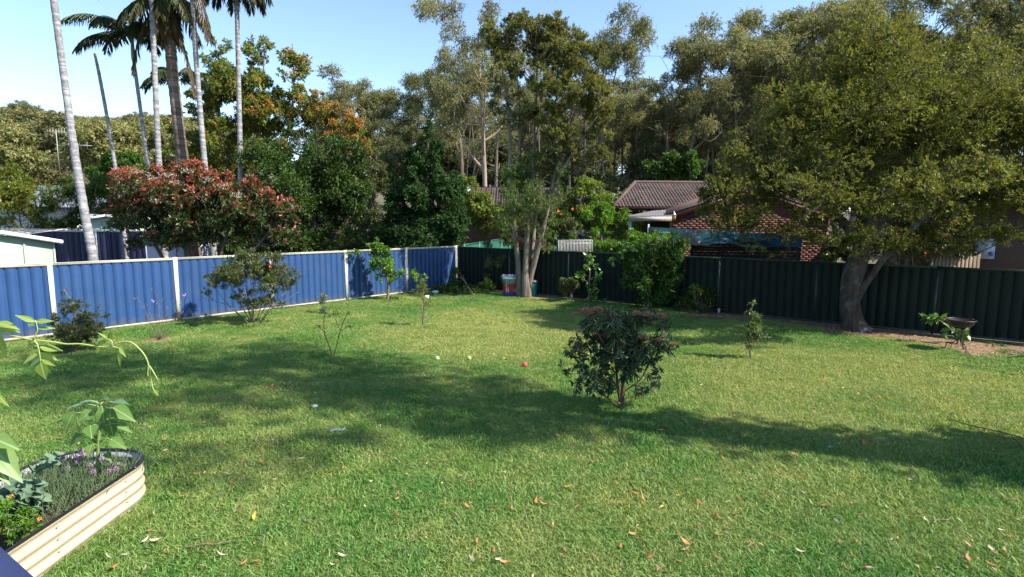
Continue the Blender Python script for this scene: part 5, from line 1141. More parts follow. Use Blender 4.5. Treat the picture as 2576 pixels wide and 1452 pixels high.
for txt, dx, z0, s in (('Sugar Cane', -.17, .13, .075), ('Mulch', -.10, .13, .075), ('40 L', .14, .16, .07)):
    cu = bpy.data.curves.new('bag_text', 'FONT'); cu.body = txt; cu.size = s; cu.extrude = .001; o = bpy.data.objects.new('lettering', cu); COL.objects.link(o); bpy.context.view_layer.update(); me_t = bpy.data.meshes.new_from_object(o.evaluated_get(bpy.context.evaluated_depsgraph_get())); bpy.data.objects.remove(o); me_t.materials.clear(); me_t.materials.append(M['print']); o = bpy.data.objects.new('lettering', me_t); COL.objects.link(o); o.parent = bag
    o.location = (dx-.05, .12-.118, z0); o.rotation_euler = (math.pi/2, -math.pi/2, 0)
p = A(1339, 736, 18.95)*[1, 1, 0]; tb = empty('teal_bin', p, 'teal ribbed plastic bin with dark lid behind the paperbark trunk', 'bin'); n = 28; a = np.arange(n+1)/n*2*np.pi
rings = [np.stack([p[0]+np.cos(a)*r*(1+.03*np.sign(np.cos(a*14))), p[1]+.1+np.sin(a)*r*(1+.03*np.sign(np.cos(a*14))), np.full(n+1, z)], -1) for r, z in ((.15, 0), (.19, .5))]
obj('body', *sheet(np.array(rings)), paint('teal_plastic', (.02, .19, .17), .4), tb); mb = MB(); mb.add(lathe([(.205, .49), (.22, .50), (.215, .54), (.17, .575), (.01, .585)], 24, (p[0], p[1]+.1, 0))); mb.out('lid', paint('dark_lid', (.07, .065, .075), .5), tb, smooth=True)
g = np.random.default_rng(92)
for k, (px, py, s, lb) in enumerate(((1288, 741, .16, 'sawn log round beside the mulch bag'), (1352, 741, .15, 'rough stone at the edge of the bark mulch'), (1366, 743, .11, 'smaller dark rock in the bark mulch'))):
    p = G(px, py); V, F = lathe([(.02, 0), (.5, .02), (.56, .3), (.45, .62), (.02, .68)], 9); V = V*s*[1.3, 1, .75]; V += norm(V+1e-6)*g.normal(0, s*.07, (len(V), 1)); o = obj(['log_round', 'stone', 'stone'][k], V+p, F, [BK['twig'], paint('rock', (.10, .09, .08), .9, .3, 9, bmp=.6), paint('rock_b', (.09, .075, .065), .9, .3, 9)][k]); tag(o, lb, ['log', 'stone', 'stone'][k])

# ------------------------------------------------------------------ shrubs along the green fence
Y = 18.2; bush('round_bush', 'small round box like bush against the green fence', 1432, 17.9, [pell(1432, 722, 26, 26, 17.9, 16)], 3800, .055, .022, LM['olive'], 101, base=G(1434, 757), sr=.02, twigs=100, rc=(.25, .4))
Y = 17.4; okm = leafmat_o('leaf_lobed', (.07, .16, .03), (.18, .30, .06), trans=.35, rough=.3, spec=.6); LOBE = [.03, .10, .26, .12, .30, .14, .22, .06, 0]
leafy('lobed_sapling', 'upright sapling with big lobed shiny leaves before the green fence', 'sapling', G(1482, 757), [pix_trunk([(1481, 760, Y, .022), (1482, 715, Y, .018), (1484, 675, Y, .012), (1480, 640, Y, .006)])], [pell(1482, 650, 14, 10, Y, 3), pell(1466, 668, 16, 9, Y, 3), pell(1498, 672, 15, 10, Y, 3), pell(1470, 695, 18, 9, Y, 3), pell(1500, 700, 17, 10, Y, 4), pell(1495, 722, 18, 9, Y, 4), pell(1490, 742, 20, 9, Y, 4)], 330, .17, [lmesh('lobed_leaf', LOBE, okm, bend=.3, n=12)], LM['citrus'], BK['twig'], 102, npart=300, up=0, flat=.6, inner=.1)
Y = 16.4; gvm = leafmat_o('leaf_ferny', (.05, .12, .022), (.13, .24, .05), trans=.35)
leafy('ferny_shrub', 'big spreading shrub with ferny leaves rising over the green fence', 'shrub', G(1655, 790), [pix_trunk([(1655, 792, Y, .05), (1650, 740, Y, .04), (1640, 680, Y, .03), (1640, 620, Y, .02)]), pix_trunk([(1658, 780, Y, .03), (1690, 720, Y, .02), (1705, 650, Y, .012)]), pix_trunk([(1655, 770, Y, .03), (1610, 700, Y-.2, .02), (1575, 660, Y-.3, .01)])],
    [pell(1580, 630, 50, 24, Y-.2, 8), pell(1640, 640, 80, 46, Y, 26), pell(1700, 620, 40, 34, Y, 10), pell(1590, 660, 50, 30, Y-.3, 12), pell(1670, 700, 68, 50, Y, 20), pell(1610, 720, 40, 34, Y-.3, 8), pell(1660, 755, 70, 26, Y, 14), pell(1570, 700, 24, 20, Y-.3, 4), pell(1560, 650, 26, 14, Y-.4, 4)], 9500, .16, [lmesh('ferny_leaf', LOBE, gvm, bend=.3, n=12)], LM['grevillea'], BK['dark'], 103, npart=300, rc=(.25, .4), W=.26, up=.2, flat=.7)
bush('fern_plant', 'dark ferny plant in the shade right of the big shrub', 1760, 15.9, [pell(1755, 745, 40, 34, 15.9, 12), pell(1720, 760, 30, 22, 15.9, 6)], 2600, .16, .022, LM['deep'], 104, base=G(1755, 788), sr=.015, twigs=120, droop=.3)
p = G(1808, 789); o = obj('plant_label', *box(p+[0, 0, .08], (.07, .01, .13), .3), M['white']); tag(o, 'small white plant label stuck in the shaded soil by the green fence', 'label')
Y = 10.2; sm_ = leafmat_o('leaf_sapling', (.075, .13, .035), (.20, .27, .085), trans=.3)
leafy('young_tree', 'slim bushy young tree casting a shadow on the lawn at right', 'sapling', G(1886, 903), [pix_trunk([(1888, 907, Y, .016), (1886, 860, Y, .013), (1890, 810, Y, .010), (1892, 765, Y, .005)]), pix_trunk([(1888, 880, Y, .008), (1912, 850, Y, .006), (1935, 850, Y, .004)])], [pell(1892, 770, 13, 14, Y, 3), pell(1900, 795, 24, 22, Y, 7), pell(1893, 825, 24, 20, Y, 6), pell(1900, 850, 30, 18, Y, 6), pell(1938, 852, 12, 10, Y, 2), pell(1888, 875, 16, 14, Y, 3)], 1000, .075, [lmesh('sapling_leaf', LANCE, sm_, bend=.35)], LM['olive'], BK['twig'], 105, npart=280, rc=(.35, .5), up=.2, droop=.15)
Y = 11.75; fm2 = leafmat_o('leaf_frangipani', (.06, .14, .03), (.14, .26, .05), trans=.3, rough=.3, spec=.6)
leafy('frangipani', 'small sprawling plant with large oval leaves behind the bird bath', 'plant', G(2412, 862), [pix_trunk([(2410, 866, Y, .018), (2400, 830, Y, .014), (2370, 810, Y, .010), (2340, 800, Y, .006)]), pix_trunk([(2402, 835, Y, .012), (2385, 825, Y, .01), (2370, 828, Y, .005)]), pix_trunk([(2408, 850, Y, .010), (2420, 835, Y, .008), (2430, 828, Y, .005)])], [pell(2345, 800, 18, 12, Y, 3), pell(2372, 812, 18, 14, Y, 3), pell(2372, 835, 16, 10, Y, 2), pell(2400, 828, 16, 10, Y, 2), pell(2420, 840, 14, 12, Y, 2)], 75, .17, [lmesh('frangipani_leaf', OVAL, fm2, bend=.25)], LM['citrus'], BK['twig'], 106, npart=75, up=.1, rc=(.5, .7), tw=5)
# bird bath
p = G(2409, 884); bb = empty('bird_bath', p, 'black wrought iron bird bath with shallow bowl on scrolled legs', 'bird bath'); zb = .50
mb = MB(); mb.add(lathe([(.02, zb), (.16, zb+.02), (.21, zb+.07), (.245, zb+.15), (.255, zb+.155), (.245, zb+.16), (.20, zb+.085), (.02, zb+.05)], 28, p)); mb.out('bowl', M['black'], bb, smooth=True)
mb = MB(); a = np.linspace(0, 2*np.pi, 33); mb.add(tube(np.stack([p[0]+.25*np.cos(a), p[1]+.25*np.sin(a), np.full(33, zb+.158)], -1), .009, 6)); mb.out('rim', M['black'], bb, smooth=True)
for k in range(3):
    a = .5+k*2.094; r_ = np.array([math.cos(a), math.sin(a), 0]); prof = [(.07, zb), (.065, .34), (.06, .22), (.08, .185), (.17, .165), (.20, .12), (.215, .02), (.25, .005), (.275, .03), (.26, .055), (.24, .045)]
    mb = MB(); mb.add(tube(spline([p+r_*q+[0, 0, z] for q, z in prof], 34), .009, 6)); t_ = np.linspace(0, 5.2, 16)
    for cx, cz, s in ((.13, .225, 1), (.13, .125, -1)): mb.add(tube([p+r_*(cx+.038*(1-t/9)*math.cos(t))+[0, 0, cz+s*.038*(1-t/9)*math.sin(t)] for t in t_], .005, 5))
    mb.out('leg', M['black'], bb, smooth=True)
for k in range(3):
    a = 0.1+k*2.094; r_ = np.array([math.cos(a), math.sin(a), 0]); mb = MB(); mb.add(tube([p+r_*(.25+q)+[0, 0, zb+.16-z] for q, z in ((0, 0), (.03, -.006), (.05, .015), (.045, .04), (.03, .042))], .007, 5)); mb.out('handle', M['black'], bb, smooth=True)

# ------------------------------------------------------------------ balls
def ball(label, px, py, r, mat, group=None):
    p = G(px, py); n = 12; ph = np.linspace(-np.pi/2, np.pi/2, n); o = obj('ball', *lathe(np.column_stack([np.maximum(np.cos(ph), .001)*r, r+np.sin(ph)*r]), 20, p+[0, 0, .012]), mat, smooth=True); tag(o, label, 'ball', group)
felt = paint('felt', (.36, .46, .16), .95, .15, 30, bmp=.4)
ball('faded pale tennis ball on the lawn, left of the two tennis balls', 1100, 909, .042, paint('felt_pale', (.42, .47, .26), .95, .15, 30, bmp=.4)); ball('yellow green tennis ball on the lawn, middle of the three balls', 1180, 908, .042, felt)
ball('pinkish red ball on the lawn, right of the tennis balls', 1320, 926, .048, paint('red_rubber', (.60, .05, .06), .6, .12, 12, dirt=(.4, .2, .18)))

# ------------------------------------------------------------------ raised bed
bx0, bx1, by0, by1, R_, H_ = -4.34, -3.37, 2.4, 5.06, .40, .385
bed = empty('raised_garden_bed', ((bx0+bx1)/2, (by0+by1)/2, 0), 'cream corrugated steel raised garden bed with black rim', 'garden bed')
def rr(off, n=18):
    P = []
    for cx, cy, a0 in ((bx1-R_, by1-R_, 0), (bx0+R_, by1-R_, np.pi/2), (bx0+R_, by0+R_, np.pi), (bx1-R_, by0+R_, 1.5*np.pi)):
        for a in np.linspace(a0, a0+np.pi/2, n): P.append([cx+(R_+off)*math.cos(a), cy+(R_+off)*math.sin(a)])
    return np.array(P+[P[0]])
zs = np.linspace(0, H_, 49); wv = .010*np.cos(zs/H_*np.pi*2*4.0+.6)
def wall(off): return sheet(np.array([np.column_stack([rr(off+w_), np.full(73, z)]) for z, w_ in zip(zs, wv)]))
obj('wall', *wall(0), paint('cream_steel', (.47, .385, .27), .5, .05, 5, dirt=(.35, .27, .18)), bed, smooth=True)
V, F = wall(-.010); obj('lining', V, F[:, ::-1], paint('zinc_lining', (.34, .34, .36), .55, .08, 6), bed, smooth=True)
mb = MB(); q = rr(.004); mb.add(tube(np.column_stack([q, np.full(73, H_+.004)]), .013, 7)); mb.out('rim', M['black'], bed, smooth=True)
q = rr(-.02); mb = MB(); mb.add((np.column_stack([q[:-1], np.full(72, .215)]), [np.arange(72)[None, :]])); mb.out('soil', paint('potting_soil', (.055, .038, .026), .95, .4, 14, bmp=.9), bed)
for yy in (4.55, 3.82):
    for k in range(4):
        z = H_*(.875-.25*k); o = obj('bolt', *lathe([(.009, 0), (.008, .005), (.002, .007)], 8, (0, 0, 0)), M['steel'], None); o.parent = bed; o.matrix_local = Matrix.Translation(Vector((bx1+.017-ORG[bed][0]-.002, yy-ORG[bed][1], z))) @ Matrix.Rotation(math.pi/2, 4, 'Y')
# sunflower
def sz(x, y): return x*.3503, 943.4+y*.3503
SY = 4.72; sp_ = G(*sz(708, 765), .215); SY = sp_[1]
sf = empty('sunflower_plant', sp_, 'young sunflower with big heart shaped leaves and no bloom yet', 'plant'); g = np.random.default_rng(111)
pts = [sp_]+[A(*sz(x, y), SY) for x, y in ((705, 600), (708, 480), (716, 380), (722, 280), (727, 195))]; mb = MB(); mb.add(tube(spline(pts, 20), np.linspace(.017, .008, 20), 8)); mb.out('stem', paint('green_stem', (.16, .24, .06), .6), sf, smooth=True); stem = spline(pts, 40)
sfm = leafmat_o('leaf_sunflower', (.10, .20, .045), (.16, .275, .07), trans=.35, rough=.6, spec=.25, vein=(.28, .36, .16)); sfb = leafmat_o('leaf_sunflower_top', (.12, .22, .12), (.17, .28, .17), trans=.25, rough=.6)
SFM = lmesh('sunflower_leaf', HEART, sfm, fold=.16, bend=.3, wave=.06, n=10); SFB = lmesh('sunflower_top_leaf', OVAL, sfb, fold=.2, bend=.25, n=8)
pet = MB()
for i, (x0_, y0_, x1_, y1_, w_) in enumerate([(530, 270, 440, 408, .8), (665, 262, 538, 330, .85), (735, 225, 738, 342, .9), (810, 235, 958, 315, .65), (785, 318, 805, 450, .85), (650, 362, 650, 442, 1.1), (590, 435, 468, 497, .6), (705, 440, 672, 525, .9), (800, 462, 885, 513, .65), (660, 500, 620, 595, .65), (760, 560, 790, 612, .7), (845, 345, 935, 402, .5), (730, 180, 765, 150, .7), (655, 188, 555, 192, .55), (600, 213, 460, 228, .5), (710, 212, 640, 240, .8), (800, 195, 915, 180, .6), (445, 318, 400, 342, .8), (690, 200, 620, 170, .6)]):
    off = g.uniform(-.13, .10); tn = off-.05*(y1_ > y0_); a_, b2 = A(*sz(x0_, y0_), SY+off*.6), A(*sz(x1_, y1_), SY+off-.04)
    L_ = np.linalg.norm(b2-a_); top_ = i >= 12 and y0_ < 230; U_ = norm(np.array([.25, -.75, .75])) if not top_ else norm(np.array([.1, -.25, 1.]))
    inst('leaf', SFB if top_ else SFM, sf, lmatrix(a_, b2-a_, U_, L_*1.03, w_*1.15))
    s_ = stem[np.argmin(np.abs(stem[:, 2]-(a_[2]-.04)))]; pet.add(tube(spline([s_, (s_+a_)/2+[0, 0, .015], a_+norm(b2-a_)*.01], 6), .0045, 5))
pet.out('leaf_stalk', paint('leaf_stalk', (.20, .29, .09), .6), sf, smooth=True)
# chives
g = np.random.default_rng(112); cp = G(205, 1215, .215); ch = empty('chives', cp, 'clump of chives in flower with lilac pompom heads', 'herb')
n = 1300; bs = cp+g.normal(0, 1, (n, 3))*[.24, .34, 0]-[.05, .15, 0]; bs[:, 1] = np.clip(bs[:, 1], 3.6, by1-.15); bs[:, 0] = np.clip(bs[:, 0], bx0+.05, bx1-.05); d = norm(g.normal(size=(n, 3))*[.28, .28, .05]+[0, 0, 1]); L_ = g.uniform(.12, .27, n)[:, None]
mb = MB(); sticks(mb, bs, bs+d*L_*.6, .0035, .003); sticks(mb, bs+d*L_*.6, bs+d*L_+g.normal(0, .025, (n, 3)), .003, .001); o = mb.out('stalks', leafmat('leaf_chive', (.21, .31, .15), (.21, .31, .15), trans=.2), ch); tag(o, kind='stuff')
lil = leafmat_o('chive_flower', (.50, .28, .52), (.62, .42, .62), trans=.2, rough=.8); k = 60; dd = runit(g, k); HV, HF, _ = leaf_geo(dd*.006, dd, runit(g, k), .020, .009, 'd', np.zeros((k, 3))); HEAD = make_mesh('chive_head', HV, HF, lil)
for x, y in ((585, 552), (448, 605), (575, 600), (560, 625), (620, 645), (405, 672), (482, 675), (535, 675), (478, 718), (668, 697), (680, 730), (730, 603), (780, 696), (832, 680), (700, 802), (440, 775), (570, 778), (384, 936), (118, 614), (505, 645), (415, 745), (650, 650)):
    p = A(*sz(x, y), cp[1]+g.uniform(-.15, .2)); inst('flower_head', HEAD, ch, Matrix.Translation(p) @ Matrix.Scale(g.uniform(.9, 1.25), 4)); b_ = np.array([p[0]+g.normal(0, .03), p[1]+g.normal(0, .03), .215]); mb = MB()
    if p[2] > .25: mb.add(tube([b_, p], .002, 4)); mb.out('flower_stalk', M['crownshaft'], ch)
# kale
g = np.random.default_rng(113); km = leafmat_o('leaf_kale', (.10, .165, .105), (.17, .245, .155), trans=.15, rough=.7, spec=.2); rough_edge = [.03, .06, .14, .22, .34, .26, .40, .30, .38, .24, .20, .08]
kl = empty('kale_plant', G(80, 1290, .215), 'blue green frilly kale plant in the raised bed', 'vegetable')
K = [lmesh('kale_leaf', rough_edge, km, fold=.3, bend=.55, wave=w_, n=16) for w_ in (.6, .9)]
for x0_, y0_, x1_, y1_ in ((150, 980, 390, 800), (150, 980, 420, 870), (140, 960, 60, 760), (150, 990, 280, 930), (150, 970, 230, 700), (60, 960, 20, 800), (150, 900, 340, 720), (150, 1000, 190, 1130), (130, 1000, 60, 1090), (300, 640, 400, 550), (280, 650, 200, 640), (310, 660, 360, 600), (150, 900, 520, 860), (150, 940, 120, 830))+tuple((150+g.integers(-110, 60), 940+g.integers(-120, 60), 150+g.integers(-150, 240), 830+g.integers(-180, 240)) for _ in range(44)):
    a_, b2 = A(*sz(x0_, y0_), 4.05+g.uniform(-.08, .12)), A(*sz(x1_, y1_), 4.15+g.uniform(-.1, .15)); inst('leaf', K[g.integers(2)], kl, lmatrix(a_, b2-a_, norm(np.array([.1, -.5, .9])+g.normal(0, .25, 3)), min(np.linalg.norm(b2-a_)*1.05, .17), g.uniform(.7, 1.0)))
mb = MB(); q0 = A(*sz(150, 990), 4.05); q0b = q0.copy(); q0b[2] = .2; mb.add(tube(spline([q0b, q0], 4), .012, 6)); mb.out('stalk', paint('purple_stalk', (.22, .14, .20), .6), kl)
# marigold / goldenrod leaves at the front of the bed
mg, _ = bush('marigold_plant', 'bright green herb with small orange flowers at the near end of the bed', 30, 3.7, [pell(20, 1310, 45, 40, 3.75, 10), pell(60, 1340, 30, 30, 3.7, 6), pell(-30, 1300, 40, 50, 3.75, 8)], 1500, .05, .011, LM['citrus'], 114, kind='f', base=G(25, 1350, .215), sr=.005, twigs=150, twr=.002, cat='herb', rc=(.3, .5), up=.8)
blooms(mg, [sz(83, 1095), sz(285, 1032), sz(75, 870)], 3.85, paint('marigold', (.70, .26, .02), .6), .014, 24)

# ------------------------------------------------------------------ jasmine shoot on the deck railing
def vz(x, y): return x*.2165, 754.7+y*.2165
VY = 1.6; g = np.random.default_rng(121); vn = empty('jasmine_vine', A(-60, 790, VY), 'pale green climbing vine shoot reaching in from the left', 'vine')
vs = [A(*vz(x, y), VY) for x, y in ((-420, 300), (-150, 350), (80, 400), (240, 436), (390, 465), (620, 490), (770, 513), (930, 512), (1090, 535), (1200, 545), (1300, 528), (1380, 497), (1440, 483), (1530, 495), (1640, 590), (1700, 680), (1730, 770), (1755, 900), (1770, 1000), (1810, 1100))]
vst = paint('vine_stem', (.30, .36, .10), .5, .06, 30); mb = MB(); q = spline(vs, 90); mb.add(tube(q, np.linspace(.0032, .0016, 90), 7))
for pts in ([(395, 462), (415, 400), (437, 345), (412, 235)], [(395, 470), (440, 530), (462, 640), (475, 725)], [(1300, 528), (1298, 480), (1250, 455), (1210, 462)], [(1305, 535), (1370, 560), (1400, 585)], [(1728, 765), (1718, 820), (1716, 890)], [(1735, 765), (1790, 850), (1835, 935)], [(-420, 250), (-200, 255), (-40, 270)], [(-420, 300), (-200, 320), (-30, 340)]):
    mb.add(tube(spline([A(*vz(x, y), VY-.004) for x, y in pts], 12), np.linspace(.002, .0012, 12), 6))
mb.out('stem', vst, vn, smooth=True)
vlm = leafmat_o('leaf_vine', (.22, .33, .055), (.34, .43, .09), trans=.4, rough=.4, vein=(.36, .46, .16)); VL = lmesh('vine_leaf', [.02, .13, .18, .17, .12, .06, 0], vlm, fold=.2, bend=.12, n=10)
for x0_, y0_, x1_, y1_, w_ in [(440, 545, 300, 475, .8), (462, 545, 715, 580, .8), (458, 610, 248, 738, .7), (470, 612, 682, 708, .75), (470, 688, 312, 768, .75), (480, 688, 638, 772, .7), (474, 722, 515, 930, 1.35), (412, 252, 175, 175, .7), (415, 252, 605, 238, .7), (412, 300, 298, 268, .6), (440, 332, 640, 322, .65), (425, 345, 400, 460, .8),
        (1212, 460, 1105, 442, .5), (1250, 448, 1148, 380, .5), (1212, 462, 1085, 632, .6), (1290, 458, 1275, 362, .8), (1215, 460, 1215, 515, .8), (1380, 552, 1458, 660, .6), (1402, 580, 1378, 782, .6), (1370, 550, 1420, 546, .6), (-60, 262, 208, 312, .6), (-60, 300, 200, 362, .6), (-70, 345, 60, 660, .75), (-50, 1080, 88, 1232, .55),
        (1722, 800, 1714, 895, .4), (1772, 830, 1838, 938, .45), (1788, 1040, 1838, 1105, .5), (1790, 1050, 1815, 1128, .4)]:
    o_ = g.uniform(-.03, .03); a_, b2 = A(*vz(x0_, y0_), VY), A(*vz(x1_, y1_), VY+o_); inst('leaf', VL, vn, lmatrix(a_, b2-a_, norm(np.array([.15, -.85, .6])+g.normal(0, .18, 3)), np.linalg.norm(b2-a_)*1.02, w_*1.3))
BL = lmesh('broad_leaf', [.04, .15, .2, .18, .13, .06, 0], leafmat_o('leaf_broad', (.16, .27, .07), (.21, .33, .10), trans=.35, vein=(.3, .42, .18)), fold=.2, bend=.2, n=10)
bl = empty('pepper_plant', A(-60, 1300, 2.1)*[1, 1, 0], 'plant with broad pointed leaves cut off by the left edge', 'plant')
for x0_, y0_, x1_, y1_ in ((-60, 1080, 52, 1205), (-40, 1135, 20, 1212), (-30, 1100, 38, 1120), (-90, 1120, -10, 1230), (-80, 1060, -160, 1150)):
    a_, b2 = A(x0_, y0_, 2.1), A(x1_, y1_, 2.05); inst('leaf', BL, bl, lmatrix(a_, b2-a_, norm(np.array([.3, -.6, .8])), np.linalg.norm(b2-a_), 1.0))
mb = MB(); p = A(-70, 1100, 2.1); mb.add(tube(spline([[p[0]-.1, 2.1, 0], [p[0]-.05, 2.1, p[2]*.6], p], 8), .01, 6)); mb.out('stem', M['crownshaft'], bl)

# ------------------------------------------------------------------ deck railing at the viewer's feet
RB = paint('navy_timber', (.030, .042, .13), .5, .1, 5); e0, e1 = G(0, 1375, 1.75), G(85, 1452, 1.75); rd = norm(e1-e0); rn = np.array([rd[1], -rd[0], 0]); rn = rn if rn[1] < 0 else -rn
dr = empty('deck_railing', e0*[1, 1, 0], 'dark blue painted deck railing in the bottom left corner', 'railing')
a_, b2 = e0-rd*1.2+rn*.07, e0+rd*3.2+rn*.07; mb = MB(); mb.add(beam(a_-[0, 0, .02], b2-[0, 0, .02], .14, .04)); mb.out('top_rail', RB, dr)
mb = MB(); mb.add(beam(a_-[0, 0, .90], b2-[0, 0, .90], .04, .07)); mb.out('bottom_rail', RB, dr)
for s in np.arange(.1, 4.4, .14):
    p = a_+rd*s; big = int(round(s/.14)) % 12 == 0; w_ = .09 if big else .035; mb = MB(); mb.add(box((p[0], p[1], (.0 if big else .88)/2+1.71/2+(0 if big else -.0)), (w_, w_, 1.71-(.0 if big else .88)), math.atan2(rd[1], rd[0]))); mb.out('post' if big else 'baluster', RB, dr)
dk = empty('deck', (0, -1, 0), 'timber deck under the viewpoint behind the railing', 'deck')
for k in range(16):
    q0, q1 = a_+rn*(.02+.145*k), b2+rn*(.02+.145*k); mb = MB(); mb.add(beam(q0*[1, 1, 0]+[0, 0, .77], q1*[1, 1, 0]+[0, 0, .77], .138, .03)); mb.out('plank', M['wood'], dk)
# ------------------------------------------------------------------ off-frame trees whose shade falls on the lawn
def shade_gum(k, x, y, s, wide, label):
    o = copy_tree(PROTO[k][0]); o.location = (x, y, 0); o.scale = (s*wide, s*wide, s); o.rotation_euler = (0, 0, 1.0); tag(o, label, 'tree', 'tall gums beside the lawn'); return o
sx, sy = 9.0, 4.55
tree('side_tree', 'tall slender tree beyond the right edge that shades the near lawn', 'tree', np.array([sx, sy, 0.]), [np.array([[sx, sy, -.1, .2], [sx+.1, sy, 5, .15], [sx, sy+.1, 10, .1], [sx+.1, sy, 16, .03]])],
     [[sx, sy, z, r, r, 1.3, n_, .1] for z, r, n_ in ((3.0, .75, 16), (4.6, .8, 18), (6.2, .8, 16), (7.8, .95, 14), (9.4, 1.2, 12), (11.0, 1.5, 14), (12.8, 1.7, 14), (14.6, 1.7, 11), (16.2, 1.4, 7))], 24000, .11, .04, LM['gumdark'], BK['grey'], seed=133, twigs=300, rc=(.3, .5))
sx, sy = 12.8, 2.9
tree('side_tree', 'second tall open crowned tree further beyond the right edge', 'tree', np.array([sx, sy, 0.]), [np.array([[sx, sy, -.1, .28], [sx+.3, sy, 7, .2], [sx, sy+.1, 14, .12], [sx+.1, sy, 20, .03]])],
     [[sx+dx, sy+dy, z, r, r, 1.5, n_, .1] for dx, dy, z, r, n_ in ((0, 0, 14.0, 1.8, 7), (0, .6, 16.0, 2.2, 9), (.4, -1.4, 17.0, 2.2, 9), (0, .3, 18.5, 2.6, 11), (0, .0, 20.5, 2.4, 10), (.2, -1., 14.5, 1.6, 5))], 15000, .12, .045, LM['gumdark'], BK['grey'], seed=134, twigs=200, rc=(.28, .45))
bush('side_shrub', 'dark shrub just outside the right edge with bare twigs reaching in', 3000, 5.0, [pell(3050, 1000, 260, 220, 5.2, 30), pell(3120, 800, 220, 200, 5.4, 20)], 16000, .09, .03, LM['deep'], 131, base=np.array([7.3, 5.1, 0]), sr=.05, twigs=300, rc=(.22, .36))
tw_ = empty('bare_twig', G(2640, 1165)*[1, 1, 1], 'thin bare forked twig reaching in over the lawn at right', 'twig'); mb = MB()
for pts, r in (([(2700, 1135), (2620, 1118), (2560, 1098), (2500, 1083), (2440, 1070), (2400, 1058), (2391, 1050), (2396, 1036)], .009), ([(2510, 1086), (2480, 1078), (2452, 1074), (2447, 1058)], .005), ([(2530, 1092), (2508, 1078), (2510, 1055)], .004), ([(2500, 1096), (2530, 1102), (2576, 1112)], .004), ([(2545, 1098), (2580, 1130), (2640, 1160)], .008)):
    q = spline([A(x, y, 6.1) for x, y in pts], 14); mb.add(tube(q, np.linspace(r, r*.35, 14), 5))
mb.out('stem', BK['dark'], tw_)
strap_plant('spiky dark leaves poking in at the right edge by the fence', 2590, 900, 22, .55, 132, spread=1.3, up=.4, name='spiky_plant')

# ------------------------------------------------------------------ grass
g = np.random.default_rng(141)
m, nt, b = nodes('grass_blade')
at = N(nt, 'ShaderNodeAttribute', attribute_name='lf'); sp = N(nt, 'ShaderNodeSeparateXYZ'); nt.links.new(at.outputs['Vector'], sp.inputs[0]); wp = wpos(nt)
dry = worn(nt, wp); md = noise(nt, 2.3, 3, wp, .6)
c = mixc(nt, sp.outputs[0], (.038, .130, .020), (.200, .390, .084)); c2 = mixc(nt, sp.outputs[0], (.18, .255, .055), (.49, .50, .175))
f = N(nt, 'ShaderNodeMath', operation='MULTIPLY_ADD'); nt.links.new(md, f.inputs[0]); f.inputs[1].default_value = .35; nt.links.new(dry, f.inputs[2])
c = mixc(nt, ramp(nt, f.outputs[0], [(.58, (0, 0, 0)), (.86, (.9, .9, .9))]), c, c2); c = mixc(nt, sp.outputs[2], c, (.42, .36, .19))
nt.links.new(c, b.inputs['Base Color']); b.inputs['Roughness'].default_value = .5; b.inputs['Specular IOR Level'].default_value = .3
tr = N(nt, 'ShaderNodeBsdfTranslucent'); ms = N(nt, 'ShaderNodeMixShader'); ms.inputs[0].default_value = .35; nt.links.new(mixc(nt, 1.0, c, (1.2, 1.15, .6), 'MULTIPLY'), tr.inputs[0])
nt.links.new(b.outputs[0], ms.inputs[1]); nt.links.new(tr.outputs[0], ms.inputs[2]); nt.links.new(ms.outputs[0], nt.nodes['Material Output'].inputs[0])
M['grass'] = m
def grass_patch(n, R, hmin, hmax, w, seed, dead=.06, lean=.55):
    g = np.random.default_rng(seed); r = R*np.sqrt(g.random(n)); a = g.random(n)*6.283; cl = g.normal(0, .02, (n, 2))
    P = np.column_stack([r*np.cos(a)+cl[:, 0], r*np.sin(a)+cl[:, 1], np.full(n, -.004)]); h = g.uniform(hmin, hmax, n)*(1-.25*(r/R)**2)
    la = g.random(n)*6.283; ln = np.abs(g.normal(0, lean, n)); d = np.column_stack([np.cos(la)*ln, np.sin(la)*ln, np.ones(n)]); d = norm(d); fa = g.random(n)*6.283; s = np.column_stack([np.cos(fa), np.sin(fa), np.zeros(n)])*w/2
    mid = P+d*(h*.55)[:, None]; tip = P+norm(d+np.column_stack([np.cos(la), np.sin(la), np.full(n, -.25)])*.5)*h[:, None]
    V = np.stack([P-s, P+s, mid+s*.8, mid-s*.8, tip], 1).reshape(-1, 3); i = (np.arange(n)*5)[:, None]
    lf = np.column_stack([g.random(n), g.random(n), (g.random(n) < dead)*g.uniform(.4, 1, n)])
    return make_mesh('grass_patch', V, [i+np.array([[0, 1, 2, 3]]), i+np.array([[3, 2, 4]])], M['grass'], np.repeat(lf, 5, 0))
pc_ = bpy.data.collections.new('grass_patches')
for k in range(6):
    me = grass_patch(1150, .34, .03, .078, .0074, 300+k) if k < 4 else grass_patch(220, .12, .05, .13, .0070, 300+k, lean=.5)
    pc_.objects.link(bpy.data.objects.new('grass_patch_%s' % 'abcdef'[k], me))
pts = []
n = 4400; yy = g.uniform(2.3, 21.5, n); xx = g.uniform(-1, 1, n)*(yy*1.02+1.6)
ok = lawn_in(xx, yy, .25); 
dens = np.interp(yy, [2, 8, 21], [1, 1, .9]); ok &= g.random(n) < dens
for P in MULCH: ok &= ~in_poly(xx, yy, P)
ok &= ~((xx > bx0-.2) & (xx < bx1+.2) & (yy < by1+.2))
BARE = [(G(190, 887)[:2], .38), (G(400, 857)[:2], .30), (G(1567, 1033)[:2], .20), (G(975, 757)[:2], .40), (G(838, 903)[:2], .08)]
for c_, r_ in BARE: ok &= np.hypot(xx-c_[0], yy-c_[1]) > r_
